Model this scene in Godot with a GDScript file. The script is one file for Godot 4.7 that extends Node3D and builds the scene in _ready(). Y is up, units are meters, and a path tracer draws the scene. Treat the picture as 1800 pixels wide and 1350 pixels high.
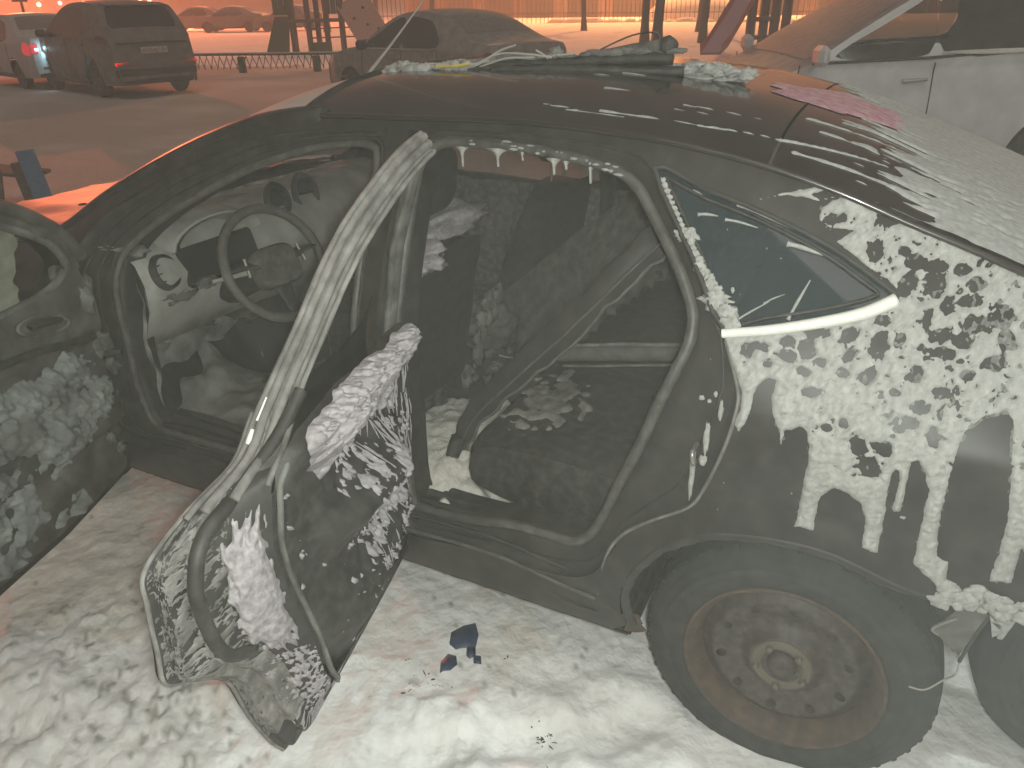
extends Node3D
# A burnt-out car in a snowy yard at night, lit by the photographer's phone flash and by sodium street lamps.
# World axes: +x towards the rear of the burnt car, +y up, +z out of its left side. Origin under its left rear hub.

var rng := RandomNumberGenerator.new()
var nz := FastNoiseLite.new()
var cellular := FastNoiseLite.new()
var M := {}
var taken := {}

# ---------------------------------------------------------------- mesh builder
class MB:
	var v := PackedVector3Array()
	var col := PackedColorArray()
	var idx := PackedInt32Array()
	var tint := Color(1, 1, 1)
	var coloured := false
	func add(p: Vector3) -> int:
		v.append(p)
		col.append(tint)
		return v.size() - 1
	func tri(a: int, b: int, c: int) -> void:
		idx.append(a); idx.append(b); idx.append(c)
	func quad(a: int, b: int, c: int, d: int) -> void:
		tri(a, b, c); tri(a, c, d)
	func face(pts: Array) -> void:  # flat polygon with vertices of its own
		var f := v.size()
		for p in pts: add(p)
		for i in range(1, pts.size() - 1): tri(f, f + i, f + i + 1)
	func mesh() -> ArrayMesh:
		var n := PackedVector3Array()
		n.resize(v.size())
		for i in range(0, idx.size(), 3):
			var a := v[idx[i]]; var b := v[idx[i + 1]]; var c := v[idx[i + 2]]
			var k := (c - a).cross(b - a)
			n[idx[i]] += k; n[idx[i + 1]] += k; n[idx[i + 2]] += k
		for i in n.size():
			n[i] = n[i].normalized() if n[i].length_squared() > 1e-20 else Vector3.UP
		var arr := []
		arr.resize(Mesh.ARRAY_MAX)
		arr[Mesh.ARRAY_VERTEX] = v
		arr[Mesh.ARRAY_NORMAL] = n
		arr[Mesh.ARRAY_INDEX] = idx
		if coloured: arr[Mesh.ARRAY_COLOR] = col
		var m := ArrayMesh.new()
		m.add_surface_from_arrays(Mesh.PRIMITIVE_TRIANGLES, arr)
		return m
	func moved(t: Transform3D) -> MB:
		for i in v.size(): v[i] = t * v[i]
		return self
	func join(o: MB) -> MB:
		var f := v.size()
		v.append_array(o.v); col.append_array(o.col)
		for i in o.idx: idx.append(i + f)
		return self

# grid over (u, v); keep(u, v) > 0 is kept and cut exactly at 0; pos(u, v, f) gives the point
func sheet(pos: Callable, keep, us: Array, vs: Array, b: MB = null) -> MB:
	if b == null: b = MB.new()
	var nu := us.size(); var nv := vs.size()
	var f := PackedFloat32Array(); f.resize(nu * nv)
	var id := PackedInt32Array(); id.resize(nu * nv)
	var all: bool = keep == null
	for j in nv:
		for i in nu:
			var k := j * nu + i
			f[k] = 1.0 if all else float(keep.call(us[i], vs[j]))
			id[k] = b.add(pos.call(us[i], vs[j], f[k])) if f[k] > 0.0 else -1
	var cut := {}
	for j in nv - 1:
		for i in nu - 1:
			var k0 := j * nu + i
			var ks := [k0, k0 + 1, k0 + nu + 1, k0 + nu]
			var up := 0
			for k in ks: up += 1 if id[k] >= 0 else 0
			if up == 0: continue
			if up == 4:
				b.quad(id[ks[0]], id[ks[1]], id[ks[2]], id[ks[3]])
				continue
			var poly := []
			for e in 4:
				var a: int = ks[e]; var c: int = ks[(e + 1) % 4]
				if id[a] >= 0: poly.append(id[a])
				if (id[a] >= 0) != (id[c] >= 0):
					var lo := mini(a, c); var hi := maxi(a, c)
					var key := lo * 4 + (1 if hi - lo == 1 else 2)
					if not cut.has(key):
						var t := clampf(f[lo] / (f[lo] - f[hi] + 1e-12), 0.02, 0.98)
						cut[key] = b.add(pos.call(lerpf(us[lo % nu], us[hi % nu], t), lerpf(vs[lo / nu], vs[hi / nu], t), 0.0))
					poly.append(cut[key])
			for e in range(1, poly.size() - 1): b.tri(poly[0], poly[e], poly[e + 1])
	return b

func lin(a: float, b: float, n: int) -> Array:
	var r := []
	for i in n + 1: r.append(lerpf(a, b, float(i) / n))
	return r

func loft(rings: Array, closed := false, b: MB = null) -> MB:
	if b == null: b = MB.new()
	var n: int = rings[0].size()
	var f := b.v.size()
	for r in rings:
		for p in r: b.add(p)
	for i in rings.size() - 1:
		for j in (n if closed else n - 1):
			var k := (j + 1) % n
			b.quad(f + i * n + j, f + i * n + k, f + (i + 1) * n + k, f + (i + 1) * n + j)
	return b

func tube(path: Array, rad, sides := 8, closed := false, b: MB = null, flat := 1.0, cap := true) -> MB:
	if b == null: b = MB.new()
	var n := path.size()
	var rings := []
	var up := Vector3.UP
	for i in n:
		var p0: Vector3 = path[(i - 1 + n) % n] if closed or i > 0 else path[0]
		var p1: Vector3 = path[(i + 1) % n] if closed or i < n - 1 else path[n - 1]
		var d := (p1 - p0).normalized()
		if i == 0: up = Vector3.UP if absf(d.y) < 0.9 else Vector3.RIGHT
		var s := d.cross(up).normalized()
		up = s.cross(d).normalized()
		var r: float = rad[i] if rad is Array else rad
		var ring := []
		for k in sides:
			var a := TAU * k / sides
			ring.append(path[i] + s * cos(a) * r + up * sin(a) * r * flat)
		rings.append(ring)
	if closed: rings.append(rings[0])
	var first := b.v.size()
	loft(rings, true, b)
	if not closed and cap:
		for e in [0, n - 1]:
			var c := b.add(path[e])
			for k in sides: b.tri(c, first + e * sides + k, first + e * sides + (k + 1) % sides)
	return b

# turned about the local z axis: profile of (radius, z)
func lathe(prof: Array, n := 48, b: MB = null) -> MB:
	var rings := []
	for p in prof:
		var ring := []
		for k in n:
			var a := TAU * k / n
			ring.append(Vector3(cos(a) * p[0], sin(a) * p[0], p[1]))
		rings.append(ring)
	return loft(rings, true, b)

func cbox(c: Vector3, s: Vector3, ch := 0.01, bs := Basis(), b: MB = null) -> MB:
	if b == null: b = MB.new()
	var h := s * 0.5
	ch = minf(ch, minf(h.x, minf(h.y, h.z)) * 0.9)
	var P := func(ax: int, sx: float, sy: float, sz: float) -> Vector3:
		var q := Vector3(sx * (h.x - (0.0 if ax == 0 else ch)), sy * (h.y - (0.0 if ax == 1 else ch)), sz * (h.z - (0.0 if ax == 2 else ch)))
		return c + bs * q
	for s0 in [-1.0, 1.0]:
		b.face([P.call(0, s0, -1, -1), P.call(0, s0, s0, -s0), P.call(0, s0, 1, 1), P.call(0, s0, -s0, s0)])
		b.face([P.call(1, -1, s0, -1), P.call(1, -s0, s0, s0), P.call(1, 1, s0, 1), P.call(1, s0, s0, -s0)])
		b.face([P.call(2, -1, -1, s0), P.call(2, s0, -s0, s0), P.call(2, 1, 1, s0), P.call(2, -s0, s0, s0)])
		for s1 in [-1.0, 1.0]:
			b.face([P.call(0, s0, s1, -1), P.call(1, s0, s1, -1), P.call(1, s0, s1, 1), P.call(0, s0, s1, 1)])
			b.face([P.call(0, s0, -1, s1), P.call(2, s0, -1, s1), P.call(2, s0, 1, s1), P.call(0, s0, 1, s1)])
			b.face([P.call(1, -1, s0, s1), P.call(2, -1, s0, s1), P.call(2, 1, s0, s1), P.call(1, 1, s0, s1)])
			for s2 in [-1.0, 1.0]:
				b.face([P.call(0, s0, s1, s2), P.call(1, s0, s1, s2), P.call(2, s0, s1, s2)])
	return b

func blob(c: Vector3, r: Vector3, amp := 0.2, freq := 6.0, n := 24, flat_bottom := false, b: MB = null) -> MB:
	var rings := []
	for i in n + 1:
		var th := PI * i / n
		var ring := []
		for k in n * 2:
			var ph := PI * k / n
			var d := Vector3(sin(th) * cos(ph), cos(th), sin(th) * sin(ph))
			var q := c + d * r
			var e := d * freq * 14.0 + c * 900.0
			var g := 1.0 + amp * nz.get_noise_3dv(e) + amp * 0.5 * nz.get_noise_3dv(e * 2.7)
			var p := c + d * r * g
			if flat_bottom and d.y < -0.3: p.y = c.y - 0.3 * r.y
			ring.append(p)
		rings.append(ring)
	return loft(rings, true, b)

func pts(a: Array) -> PackedVector2Array:
	var r := PackedVector2Array()
	for i in range(0, a.size(), 2): r.append(Vector2(a[i], a[i + 1]))
	return r

func rounded(p: PackedVector2Array, sub := 5) -> PackedVector2Array:  # closed Catmull-Rom
	var r := PackedVector2Array()
	var n := p.size()
	for i in n:
		for k in sub:
			r.append(p[i].cubic_interpolate(p[(i + 1) % n], p[(i - 1 + n) % n], p[(i + 2) % n], float(k) / sub))
	return r

func even(p: PackedVector2Array, n: int) -> PackedVector2Array:  # closed outline in n equal steps
	var L := 0.0
	var m := p.size()
	for i in m: L += p[i].distance_to(p[(i + 1) % m])
	var r := PackedVector2Array()
	var at := 0.0; var k := 0; var seg := p[0].distance_to(p[1 % m])
	for i in n:
		var want := L * i / n
		while at + seg < want and k < m - 1:
			at += seg; k += 1; seg = p[k].distance_to(p[(k + 1) % m])
		r.append(p[k].lerp(p[(k + 1) % m], clampf((want - at) / maxf(seg, 1e-6), 0, 1)))
	return r

func curve3(p: Array, sub := 6) -> Array:
	var r := []
	var n := p.size()
	for i in n - 1:
		for k in sub:
			var a: Vector3 = p[i]; var c: Vector3 = p[i + 1]
			r.append(a.cubic_interpolate(c, p[maxi(i - 1, 0)], p[mini(i + 2, n - 1)], float(k) / sub))
	r.append(p[n - 1])
	return r

# > 0 inside, < 0 outside
func sd(poly: PackedVector2Array, p: Vector2, box: Rect2) -> float:
	if not box.has_point(p): return -0.06
	var d := 1e9
	var n := poly.size()
	for i in n:
		d = minf(d, p.distance_squared_to(Geometry2D.get_closest_point_to_segment(p, poly[i], poly[(i + 1) % n])))
	d = sqrt(d)
	return d if Geometry2D.is_point_in_polygon(p, poly) else -d

func bbox(poly: PackedVector2Array, g := 0.05) -> Rect2:
	var r := Rect2(poly[0], Vector2.ZERO)
	for p in poly: r = r.expand(p)
	return r.grow(g)

func capsule_d(p: Vector2, a: Vector2, b: Vector2) -> float:
	return p.distance_to(Geometry2D.get_closest_point_to_segment(p, a, b))

func interp(x: float, X: Array, Y: Array) -> float:
	if x <= X[0]: return Y[0]
	var n := X.size()
	if x >= X[n - 1]: return Y[n - 1]
	var i := 0
	while x > X[i + 1]: i += 1
	var h: float = X[i + 1] - X[i]
	var t: float = (x - X[i]) / h
	var m0: float = (Y[i + 1] - Y[i - 1]) / (X[i + 1] - X[i - 1]) if i > 0 else (Y[1] - Y[0]) / h
	var m1: float = (Y[i + 2] - Y[i]) / (X[i + 2] - X[i]) if i < n - 2 else (Y[i + 1] - Y[i]) / h
	var t2 := t * t; var t3 := t2 * t
	return (2 * t3 - 3 * t2 + 1) * Y[i] + (t3 - 2 * t2 + t) * h * m0 + (-2 * t3 + 3 * t2) * Y[i + 1] + (t3 - t2) * h * m1

func n3(x: float, y: float, z: float) -> float: return nz.get_noise_3d(x * 100.0, y * 100.0, z * 100.0)

# ---------------------------------------------------------------- objects
func numbered(called: String) -> String:
	taken[called] = taken.get(called, -1) + 1
	return called if taken[called] == 0 else "%s_%03d" % [called, taken[called]]

func thing(called: String, label: String, category: String, at := Vector3.ZERO, turn := 0.0, group := "") -> Node3D:
	var o := Node3D.new()
	o.name = numbered(called)
	add_child(o)
	o.position = at
	o.rotation.y = turn
	o.set_meta("label", label)
	o.set_meta("category", category)
	if group: o.set_meta("group", group)
	return o

func node(called: String, parent: Node3D, t := Transform3D()) -> Node3D:
	var o := Node3D.new()
	o.name = called
	parent.add_child(o, true)
	o.transform = t
	return o

# a mesh in the parent's own axes
func part(called: String, b, m: Material, parent: Node, t := Transform3D()) -> MeshInstance3D:
	var o := MeshInstance3D.new()
	o.name = called
	o.mesh = b.mesh() if b is MB else b
	o.material_override = m
	parent.add_child(o, true)
	o.transform = t
	return o

# a mesh written in world coordinates, hung under a thing that stands elsewhere
func wpart(called: String, b, m: Material, parent: Node3D) -> MeshInstance3D:
	var o := part(called, b, m, parent)
	o.transform = parent.global_transform.affine_inverse()
	return o

# bits too small to pick apart, joined
func stuff(called: String, b, m: Material, parent: Node3D) -> MeshInstance3D:
	var o := wpart(called, b, m, parent)
	o.set_meta("kind", "stuff")
	return o

func structure(called: String, b, m: Material, label: String) -> MeshInstance3D:
	var o := part(numbered(called), b, m, self)
	o.set_meta("kind", "structure")
	o.set_meta("label", label)
	o.set_meta("category", called.replace("_", " "))
	return o

# ---------------------------------------------------------------- materials
func lc(c: Color) -> Color: return c.linear_to_srgb()

func noise_tex(freq: float, ramp: Array, seed_: int, kind := 0, size := 512) -> NoiseTexture2D:
	var f := FastNoiseLite.new()
	f.seed = seed_
	f.frequency = freq
	f.noise_type = [FastNoiseLite.TYPE_SIMPLEX_SMOOTH, FastNoiseLite.TYPE_CELLULAR, FastNoiseLite.TYPE_VALUE_CUBIC][kind]
	f.fractal_octaves = 5
	f.fractal_gain = 0.55
	var t := NoiseTexture2D.new()
	t.width = size; t.height = size
	t.seamless = true
	t.noise = f
	if ramp:
		var g := Gradient.new()
		g.offsets = PackedFloat32Array(ramp.map(func(r): return r[0]))
		g.colors = PackedColorArray(ramp.map(func(r): return lc(r[1]) if r[1] is Color else Color(r[1], r[1], r[1])))
		t.color_ramp = g
	return t

var bumps := {}
func bump_tex(freq: float) -> NoiseTexture2D:
	if not bumps.has(freq): bumps[freq] = noise_tex(freq, [], 77 + bumps.size())
	return bumps[freq]

# two linear colours mixed by noise, tile metres across, relief in cm
func mat(called: String, a: Color, c: Color, rough := 0.8, tile := 0.5, relief := 0.0, freq := 0.02, metal := 0.0, spec := 0.5) -> StandardMaterial3D:
	var m := StandardMaterial3D.new()
	m.resource_name = called
	m.albedo_texture = noise_tex(freq, [[0.12, a], [0.88, c]], hash(called) % 1000)
	m.uv1_triplanar = true
	m.uv1_world_triplanar = true
	m.uv1_scale = Vector3.ONE / tile
	m.roughness = rough
	m.metallic = metal
	m.metallic_specular = spec
	if relief > 0.0:
		m.heightmap_enabled = true
		m.heightmap_texture = bump_tex(0.03)
		m.heightmap_scale = relief
	M[called] = m
	return m

func plain(called: String, a: Color, rough := 0.6, metal := 0.0, spec := 0.5) -> StandardMaterial3D:
	var m := StandardMaterial3D.new()
	m.resource_name = called
	m.albedo_color = lc(a)
	m.roughness = rough
	m.metallic = metal
	m.metallic_specular = spec
	M[called] = m
	return m

func glow(called: String, a: Color, e: Color, energy: float) -> StandardMaterial3D:
	var m := plain(called, a, 0.3)
	m.emission_enabled = true
	m.emission = lc(e)
	m.emission_energy_multiplier = energy
	return m

func glass(called: String, a: Color, alpha: float, rough := 0.05) -> StandardMaterial3D:
	var m := plain(called, a, rough)
	m.transparency = BaseMaterial3D.TRANSPARENCY_ALPHA
	m.albedo_color.a = alpha
	return m

func make_materials() -> void:
	mat("burnt_paint", Color(0.012, 0.0118, 0.0106), Color(0.042, 0.041, 0.0365), 0.46, 0.7, 0.0, 0.016)
	mat("soot_metal", Color(0.02, 0.02, 0.018), Color(0.05, 0.049, 0.043), 0.6, 0.8, 0.02, 0.02)
	mat("frosted_soot", Color(0.03, 0.03, 0.027), Color(0.25, 0.25, 0.225), 0.85, 0.9, 0.04, 0.012)
	mat("seat_char", Color(0.012, 0.012, 0.011), Color(0.035, 0.034, 0.031), 0.9, 0.4, 0.05, 0.02)
	mat("charred_trim", Color(0.014, 0.014, 0.0125), Color(0.06, 0.0585, 0.052), 0.6, 0.5, 0.03, 0.02)
	mat("ash_cloth", Color(0.04, 0.04, 0.035), Color(0.16, 0.155, 0.137), 0.95, 0.5, 0.05, 0.02)
	mat("foam_film", Color(0.07, 0.072, 0.066), Color(0.26, 0.26, 0.24), 0.75, 0.16, 0.05, 0.03)
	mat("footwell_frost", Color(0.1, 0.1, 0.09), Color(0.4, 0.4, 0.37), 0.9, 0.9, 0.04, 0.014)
	mat("frosted_panel", Color(0.05, 0.05, 0.045), Color(0.24, 0.236, 0.21), 0.9, 0.45, 0.05, 0.02)
	mat("wheel_ash", Color(0.07, 0.07, 0.063), Color(0.15, 0.148, 0.133), 0.7, 0.5, 0.02, 0.02)
	mat("dash_ash", Color(0.25, 0.25, 0.225), Color(0.5, 0.495, 0.45), 0.9, 0.9, 0.03, 0.01)
	mat("seal_rubber", Color(0.045, 0.045, 0.04), Color(0.12, 0.12, 0.11), 0.5, 0.5, 0.015, 0.02)
	mat("frost_rail", Color(0.07, 0.068, 0.062), Color(0.28, 0.268, 0.25), 0.8, 0.5, 0.04, 0.014)
	mat("foam", Color(0.27, 0.272, 0.255), Color(0.46, 0.462, 0.435), 0.75, 0.3, 0.1, 0.03)
	mat("foam_pinkish", Color(0.2, 0.185, 0.195), Color(0.46, 0.43, 0.44), 0.8, 0.3, 0.1, 0.03)
	mat("foam_dyed", Color(0.36, 0.15, 0.2), Color(0.6, 0.4, 0.42), 0.75, 0.2, 0.1, 0.012)  # pink tint set in the albedo of this foam, not an actual dye
	mat("trim_white", Color(0.75, 0.74, 0.68), Color(0.85, 0.84, 0.78), 0.3, 0.2)
	mat("tyre", Color(0.018, 0.019, 0.0185), Color(0.042, 0.044, 0.042), 0.85, 0.6, 0.02, 0.02)
	mat("rusty_steel", Color(0.045, 0.036, 0.028), Color(0.125, 0.078, 0.052), 0.75, 0.3, 0.06, 0.012)
	mat("dark_steel", Color(0.022, 0.022, 0.02), Color(0.1, 0.074, 0.054), 0.6, 0.3, 0.04, 0.02)
	mat("hub_steel", Color(0.08, 0.07, 0.052), Color(0.15, 0.125, 0.088), 0.6, 0.08, 0.05, 0.03)
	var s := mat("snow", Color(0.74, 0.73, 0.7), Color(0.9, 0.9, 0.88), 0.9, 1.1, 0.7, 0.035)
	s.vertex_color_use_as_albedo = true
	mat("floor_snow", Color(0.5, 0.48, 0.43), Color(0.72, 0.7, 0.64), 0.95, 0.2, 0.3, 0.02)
	mat("blue_plastic", Color(0.025, 0.045, 0.09), Color(0.04, 0.065, 0.12), 0.45, 0.1)
	mat("blue_wood", Color(0.08, 0.15, 0.26), Color(0.12, 0.2, 0.32), 0.8, 0.4, 0.1)
	mat("debris", Color(0.03, 0.027, 0.02), Color(0.08, 0.07, 0.05), 0.9, 0.05, 0.1)
	var w := glass("smoked_glass", Color(0.03, 0.045, 0.05), 0.88, 0.04)
	w.metallic_specular = 0.6
	mat("silver_paint", Color(0.46, 0.47, 0.47), Color(0.6, 0.61, 0.61), 0.42, 1.2, 0.0, 0.01, 0.0, 0.5)
	mat("dirty_dark_paint", Color(0.12, 0.108, 0.1), Color(0.22, 0.2, 0.19), 0.55, 1.4, 0.0, 0.012)
	mat("grey_frost_paint", Color(0.2, 0.19, 0.18), Color(0.33, 0.315, 0.3), 0.75, 1.1, 0.0, 0.012)
	mat("white_paint", Color(0.4, 0.4, 0.4), Color(0.52, 0.52, 0.52), 0.5, 1.0, 0.0, 0.012)
	mat("black_plastic", Color(0.025, 0.024, 0.023), Color(0.045, 0.043, 0.04), 0.7, 0.4)
	var g := plain("dark_window", Color(0.02, 0.02, 0.02), 0.12)
	g.metallic_specular = 0.5
	mat("frost_window", Color(0.16, 0.15, 0.14), Color(0.26, 0.245, 0.23), 0.7, 0.8)
	mat("bark", Color(0.05, 0.038, 0.028), Color(0.12, 0.09, 0.065), 0.95, 0.4, 0.6)
	mat("brown_wood", Color(0.07, 0.045, 0.03), Color(0.13, 0.085, 0.055), 0.85, 0.6, 0.15)
	mat("green_board", Color(0.03, 0.055, 0.022), Color(0.06, 0.085, 0.035), 0.85, 0.8, 0.1)
	mat("pink_board", Color(0.4, 0.25, 0.2), Color(0.55, 0.36, 0.3), 0.8, 0.8, 0.1)  # pink light falling on a whitish board put into its colour
	mat("slide_red", Color(0.32, 0.06, 0.045), Color(0.42, 0.1, 0.07), 0.55, 0.7)
	mat("fence_paint", Color(0.03, 0.025, 0.022), Color(0.06, 0.048, 0.04), 0.7, 0.5)
	mat("wall_brown", Color(0.12, 0.085, 0.065), Color(0.2, 0.14, 0.11), 0.95, 3.0, 0.3)
	var br := mat("burnt_roof", Color(0.01, 0.0095, 0.0085), Color(0.026, 0.0235, 0.0205), 0.26, 0.9, 0.0, 0.01)
	br.metallic_specular = 0.6
	br.clearcoat_enabled = true; br.clearcoat = 0.7; br.clearcoat_roughness = 0.07
	mat("scorched_red", Color(0.19, 0.09, 0.07), Color(0.32, 0.15, 0.11), 0.55, 0.5, 0.03, 0.015)  # orange lamp light on the bonnet put into its colour, not scorching
	mat("burnt_panel", Color(0.035, 0.034, 0.029), Color(0.13, 0.127, 0.108), 0.85, 0.9, 0.04, 0.014)
	mat("ash_snow", Color(0.09, 0.094, 0.087), Color(0.3, 0.315, 0.3), 0.9, 0.9, 0.06, 0.012)
	mat("frost_pane", Color(0.2, 0.21, 0.15), Color(0.34, 0.35, 0.27), 0.8, 0.4, 0.03, 0.012)
	var hz := glass("hazed_glass", Color(0.2, 0.17, 0.14), 0.5, 0.3)
	var hs := glass("hazed_screen", Color(0.62, 0.6, 0.55), 0.86, 0.3)
	hz.roughness = 0.3; hs.roughness = 0.3
	plain("wire_pale", Color(0.4, 0.38, 0.34), 0.6)
	plain("wire_yellow", Color(0.55, 0.42, 0.08), 0.6)
	plain("bare_steel", Color(0.3, 0.29, 0.27), 0.35, 0.6)
	plain("plate_white", Color(0.6, 0.58, 0.55), 0.5)
	plain("plate_ink", Color(0.02, 0.02, 0.02), 0.6)
	plain("black_hole", Color(0.01, 0.01, 0.01), 0.9)
	plain("lamp_pole", Color(0.05, 0.045, 0.04), 0.6)

# ================================================================ the burnt car
const RX := [-3.5, -2.75, -2.4, -2.13, -1.88, -1.66, -1.5, -1.3, -1.06, -0.86, -0.67, -0.49, -0.37, -0.2, -0.05, 0.075, 0.18, 0.274, 0.5, 0.75, 0.96]
const RY := [0.82, 0.93, 0.975, 1.115, 1.23, 1.312, 1.355, 1.381, 1.386, 1.391, 1.389, 1.377, 1.364, 1.333, 1.292, 1.247, 1.212, 1.178, 1.10, 1.03, 0.97]
const RZ := [-0.18, -0.12, -0.13, -0.165, -0.195, -0.215, -0.22, -0.222, -0.222, -0.222, -0.222, -0.222, -0.222, -0.222, -0.22, -0.22, -0.22, -0.22, -0.23, -0.25, -0.3]
const ZC := -0.87
func ry(x: float) -> float: return interp(x, RX, RY)
func rz(x: float) -> float: return interp(x, RX, RZ)
func zside(x: float, y: float) -> float:
	var z := 0.0
	if x > 0.25: z -= 0.22 * (x - 0.25) * (x - 0.25)
	if x < -2.5: z -= 0.1 * (x + 2.5) * (x + 2.5)
	if y > 0.9: z += rz(x) * pow(maxf(0.0, (y - 0.9) / (maxf(ry(x), 0.95) - 0.9)), 1.25)
	elif y > 0.72: z += 0.008 * sin((y - 0.72) / 0.18 * PI)
	if y < 0.4: z -= 0.05 * pow((0.4 - y) / 0.2, 2)
	var r := Vector2(x, y - 0.275).length()
	if y > 0.3 and r < 0.46: z += 0.016 * smoothstep(0.46, 0.38, r)
	return z
func sp(x: float, y: float, off := 0.0) -> Vector3: return Vector3(x, y, zside(x, y) + off)
func topy(x: float, z: float) -> float:
	var t := absf((z - ZC) / (rz(x) - ZC))
	return ry(x) + interp(x, [-2.4, -1.3, -0.2, 0.5, 0.96], [0.05, 0.085, 0.075, 0.05, 0.03]) * (1.0 - pow(minf(t, 1.0), 3.6))
func topp(x: float, w: float, off := 0.0) -> Vector3:  # w -1..1 from the left rail to the right one
	var z := ZC - w * (rz(x) - ZC) * -1.0 * -1.0
	z = ZC + (rz(x) - ZC) * -w
	return Vector3(x, topy(x, z) + off, z)

var REAR_OUT := pts([-1.03, 0.36, -1.03, 0.7, -1.03, 1.05, -1.03, 1.335, -1.0, 1.362, -0.85, 1.372, -0.65, 1.37, -0.5, 1.355, -0.425, 1.325, -0.32, 1.19, -0.222, 1.049, -0.195, 1.019, -0.166, 0.954, -0.157, 0.92, -0.17, 0.827, -0.204, 0.71, -0.233, 0.654, -0.307, 0.596, -0.378, 0.531, -0.415, 0.451, -0.46, 0.39, -0.55, 0.36, -0.8, 0.355])
var REAR_IN := pts([-1.0, 0.43, -1.0, 0.7, -1.005, 1.0, -1.01, 1.26, -0.99, 1.315, -0.95, 1.336, -0.87, 1.339, -0.77, 1.337, -0.65, 1.327, -0.556, 1.313, -0.495, 1.299, -0.453, 1.272, -0.417, 1.233, -0.37, 1.177, -0.327, 1.122, -0.3, 1.077, -0.286, 1.044, -0.285, 0.995, -0.299, 0.95, -0.327, 0.868, -0.362, 0.758, -0.402, 0.657, -0.44, 0.549, -0.474, 0.474, -0.52, 0.435, -0.6, 0.435, -0.7, 0.43, -0.82, 0.405, -0.95, 0.4])
var FRONT_OUT := pts([-2.2, 0.36, -2.2, 0.6, -2.2, 0.85, -2.18, 0.97, -2.1, 1.07, -1.88, 1.19, -1.66, 1.275, -1.5, 1.322, -1.3, 1.35, -1.12, 1.355, -1.085, 1.335, -1.08, 1.0, -1.08, 0.7, -1.08, 0.36, -1.4, 0.355, -1.8, 0.355])
var FRONT_IN := pts([-1.99, 0.405, -2.035, 0.51, -2.042, 0.64, -2.03, 0.796, -2.015, 0.938, -1.992, 0.99, -1.887, 1.074, -1.725, 1.161, -1.536, 1.244, -1.355, 1.298, -1.216, 1.32, -1.155, 1.313, -1.134, 1.27, -1.13, 1.0, -1.13, 0.7, -1.13, 0.45, -1.16, 0.41, -1.4, 0.4, -1.75, 0.4])
var QUARTER := pts([-0.416, 1.322, -0.306, 1.29, -0.176, 1.253, -0.056, 1.208, 0.018, 1.17, 0.073, 1.139, 0.076, 1.13, 0.026, 1.107, -0.051, 1.083, -0.133, 1.062, -0.212, 1.047, -0.3, 1.165])
var ARCH := pts([-0.36, 0.05, -0.365, 0.25, -0.372, 0.364, -0.348, 0.454, -0.285, 0.547, -0.194, 0.61, -0.111, 0.636, -0.012, 0.649, 0.062, 0.646, 0.134, 0.628, 0.192, 0.612, 0.266, 0.603, 0.5, 0.6, 1.2, 0.6, 1.2, 0.05])
const FOAM := [-0.211, 1.040, -0.131, 1.057, -0.049, 1.078, 0.028, 1.102, 0.081, 1.127, 0.082, 1.141, 0.056, 1.162, 0.013, 1.182, -0.021, 1.203, -0.044, 1.216, -0.019, 1.236, -0.057, 1.237, -0.082, 1.251, -0.082, 1.271, -0.051, 1.291, -0.033, 1.300, -0.002, 1.295, 0.030, 1.282, 0.073, 1.259, 0.114, 1.242, 0.176, 1.216, 0.273, 1.183, 0.424, 1.130, 0.9, 0.99, 0.9, 0.66, 0.7, 0.68, 0.62, 0.8, 0.55, 0.72, 0.486, 0.68, 0.401, 0.69, 0.357, 0.753, 0.361, 0.671, 0.326, 0.663, 0.327, 0.742, 0.325, 0.793, 0.316, 0.856, 0.302, 0.940, 0.298, 0.970, 0.286, 0.985, 0.250, 0.971, 0.231, 0.948, 0.223, 0.922, 0.221, 0.878, 0.222, 0.812, 0.225, 0.753, 0.236, 0.690, 0.256, 0.683, 0.264, 0.620, 0.227, 0.641, 0.201, 0.664, 0.199, 0.718, 0.197, 0.779, 0.195, 0.830, 0.183, 0.863, 0.168, 0.882, 0.156, 0.877, 0.157, 0.853, 0.159, 0.811, 0.158, 0.771, 0.147, 0.768, 0.144, 0.785, 0.146, 0.820, 0.142, 0.857, 0.132, 0.858, 0.130, 0.815, 0.133, 0.773, 0.136, 0.715, 0.137, 0.668, 0.108, 0.674, 0.104, 0.732, 0.091, 0.769, 0.062, 0.787, 0.040, 0.791, 0.017, 0.762, 0.016, 0.732, 0.017, 0.686, -0.018, 0.684, -0.017, 0.745, -0.016, 0.786, -0.013, 0.828, -0.017, 0.865, -0.026, 0.897, -0.039, 0.902, -0.052, 0.893, -0.065, 0.887, -0.068, 0.855, -0.076, 0.885, -0.085, 0.900, -0.095, 0.921, -0.101, 0.945, -0.096, 0.963, -0.098, 0.976, -0.112, 0.979, -0.129, 0.960, -0.135, 0.942, -0.134, 0.916, -0.141, 0.886, -0.150, 0.867, -0.159, 0.878, -0.154, 0.912, -0.156, 0.945]
const FOAM_ARM := [-0.203, 1.277, -0.154, 1.293, -0.134, 1.296, -0.095, 1.307, -0.065, 1.312, -0.041, 1.304, -0.041, 1.292, -0.078, 1.299, -0.112, 1.293, -0.090, 1.284, -0.061, 1.290, -0.089, 1.281, -0.121, 1.288, -0.153, 1.288]
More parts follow.
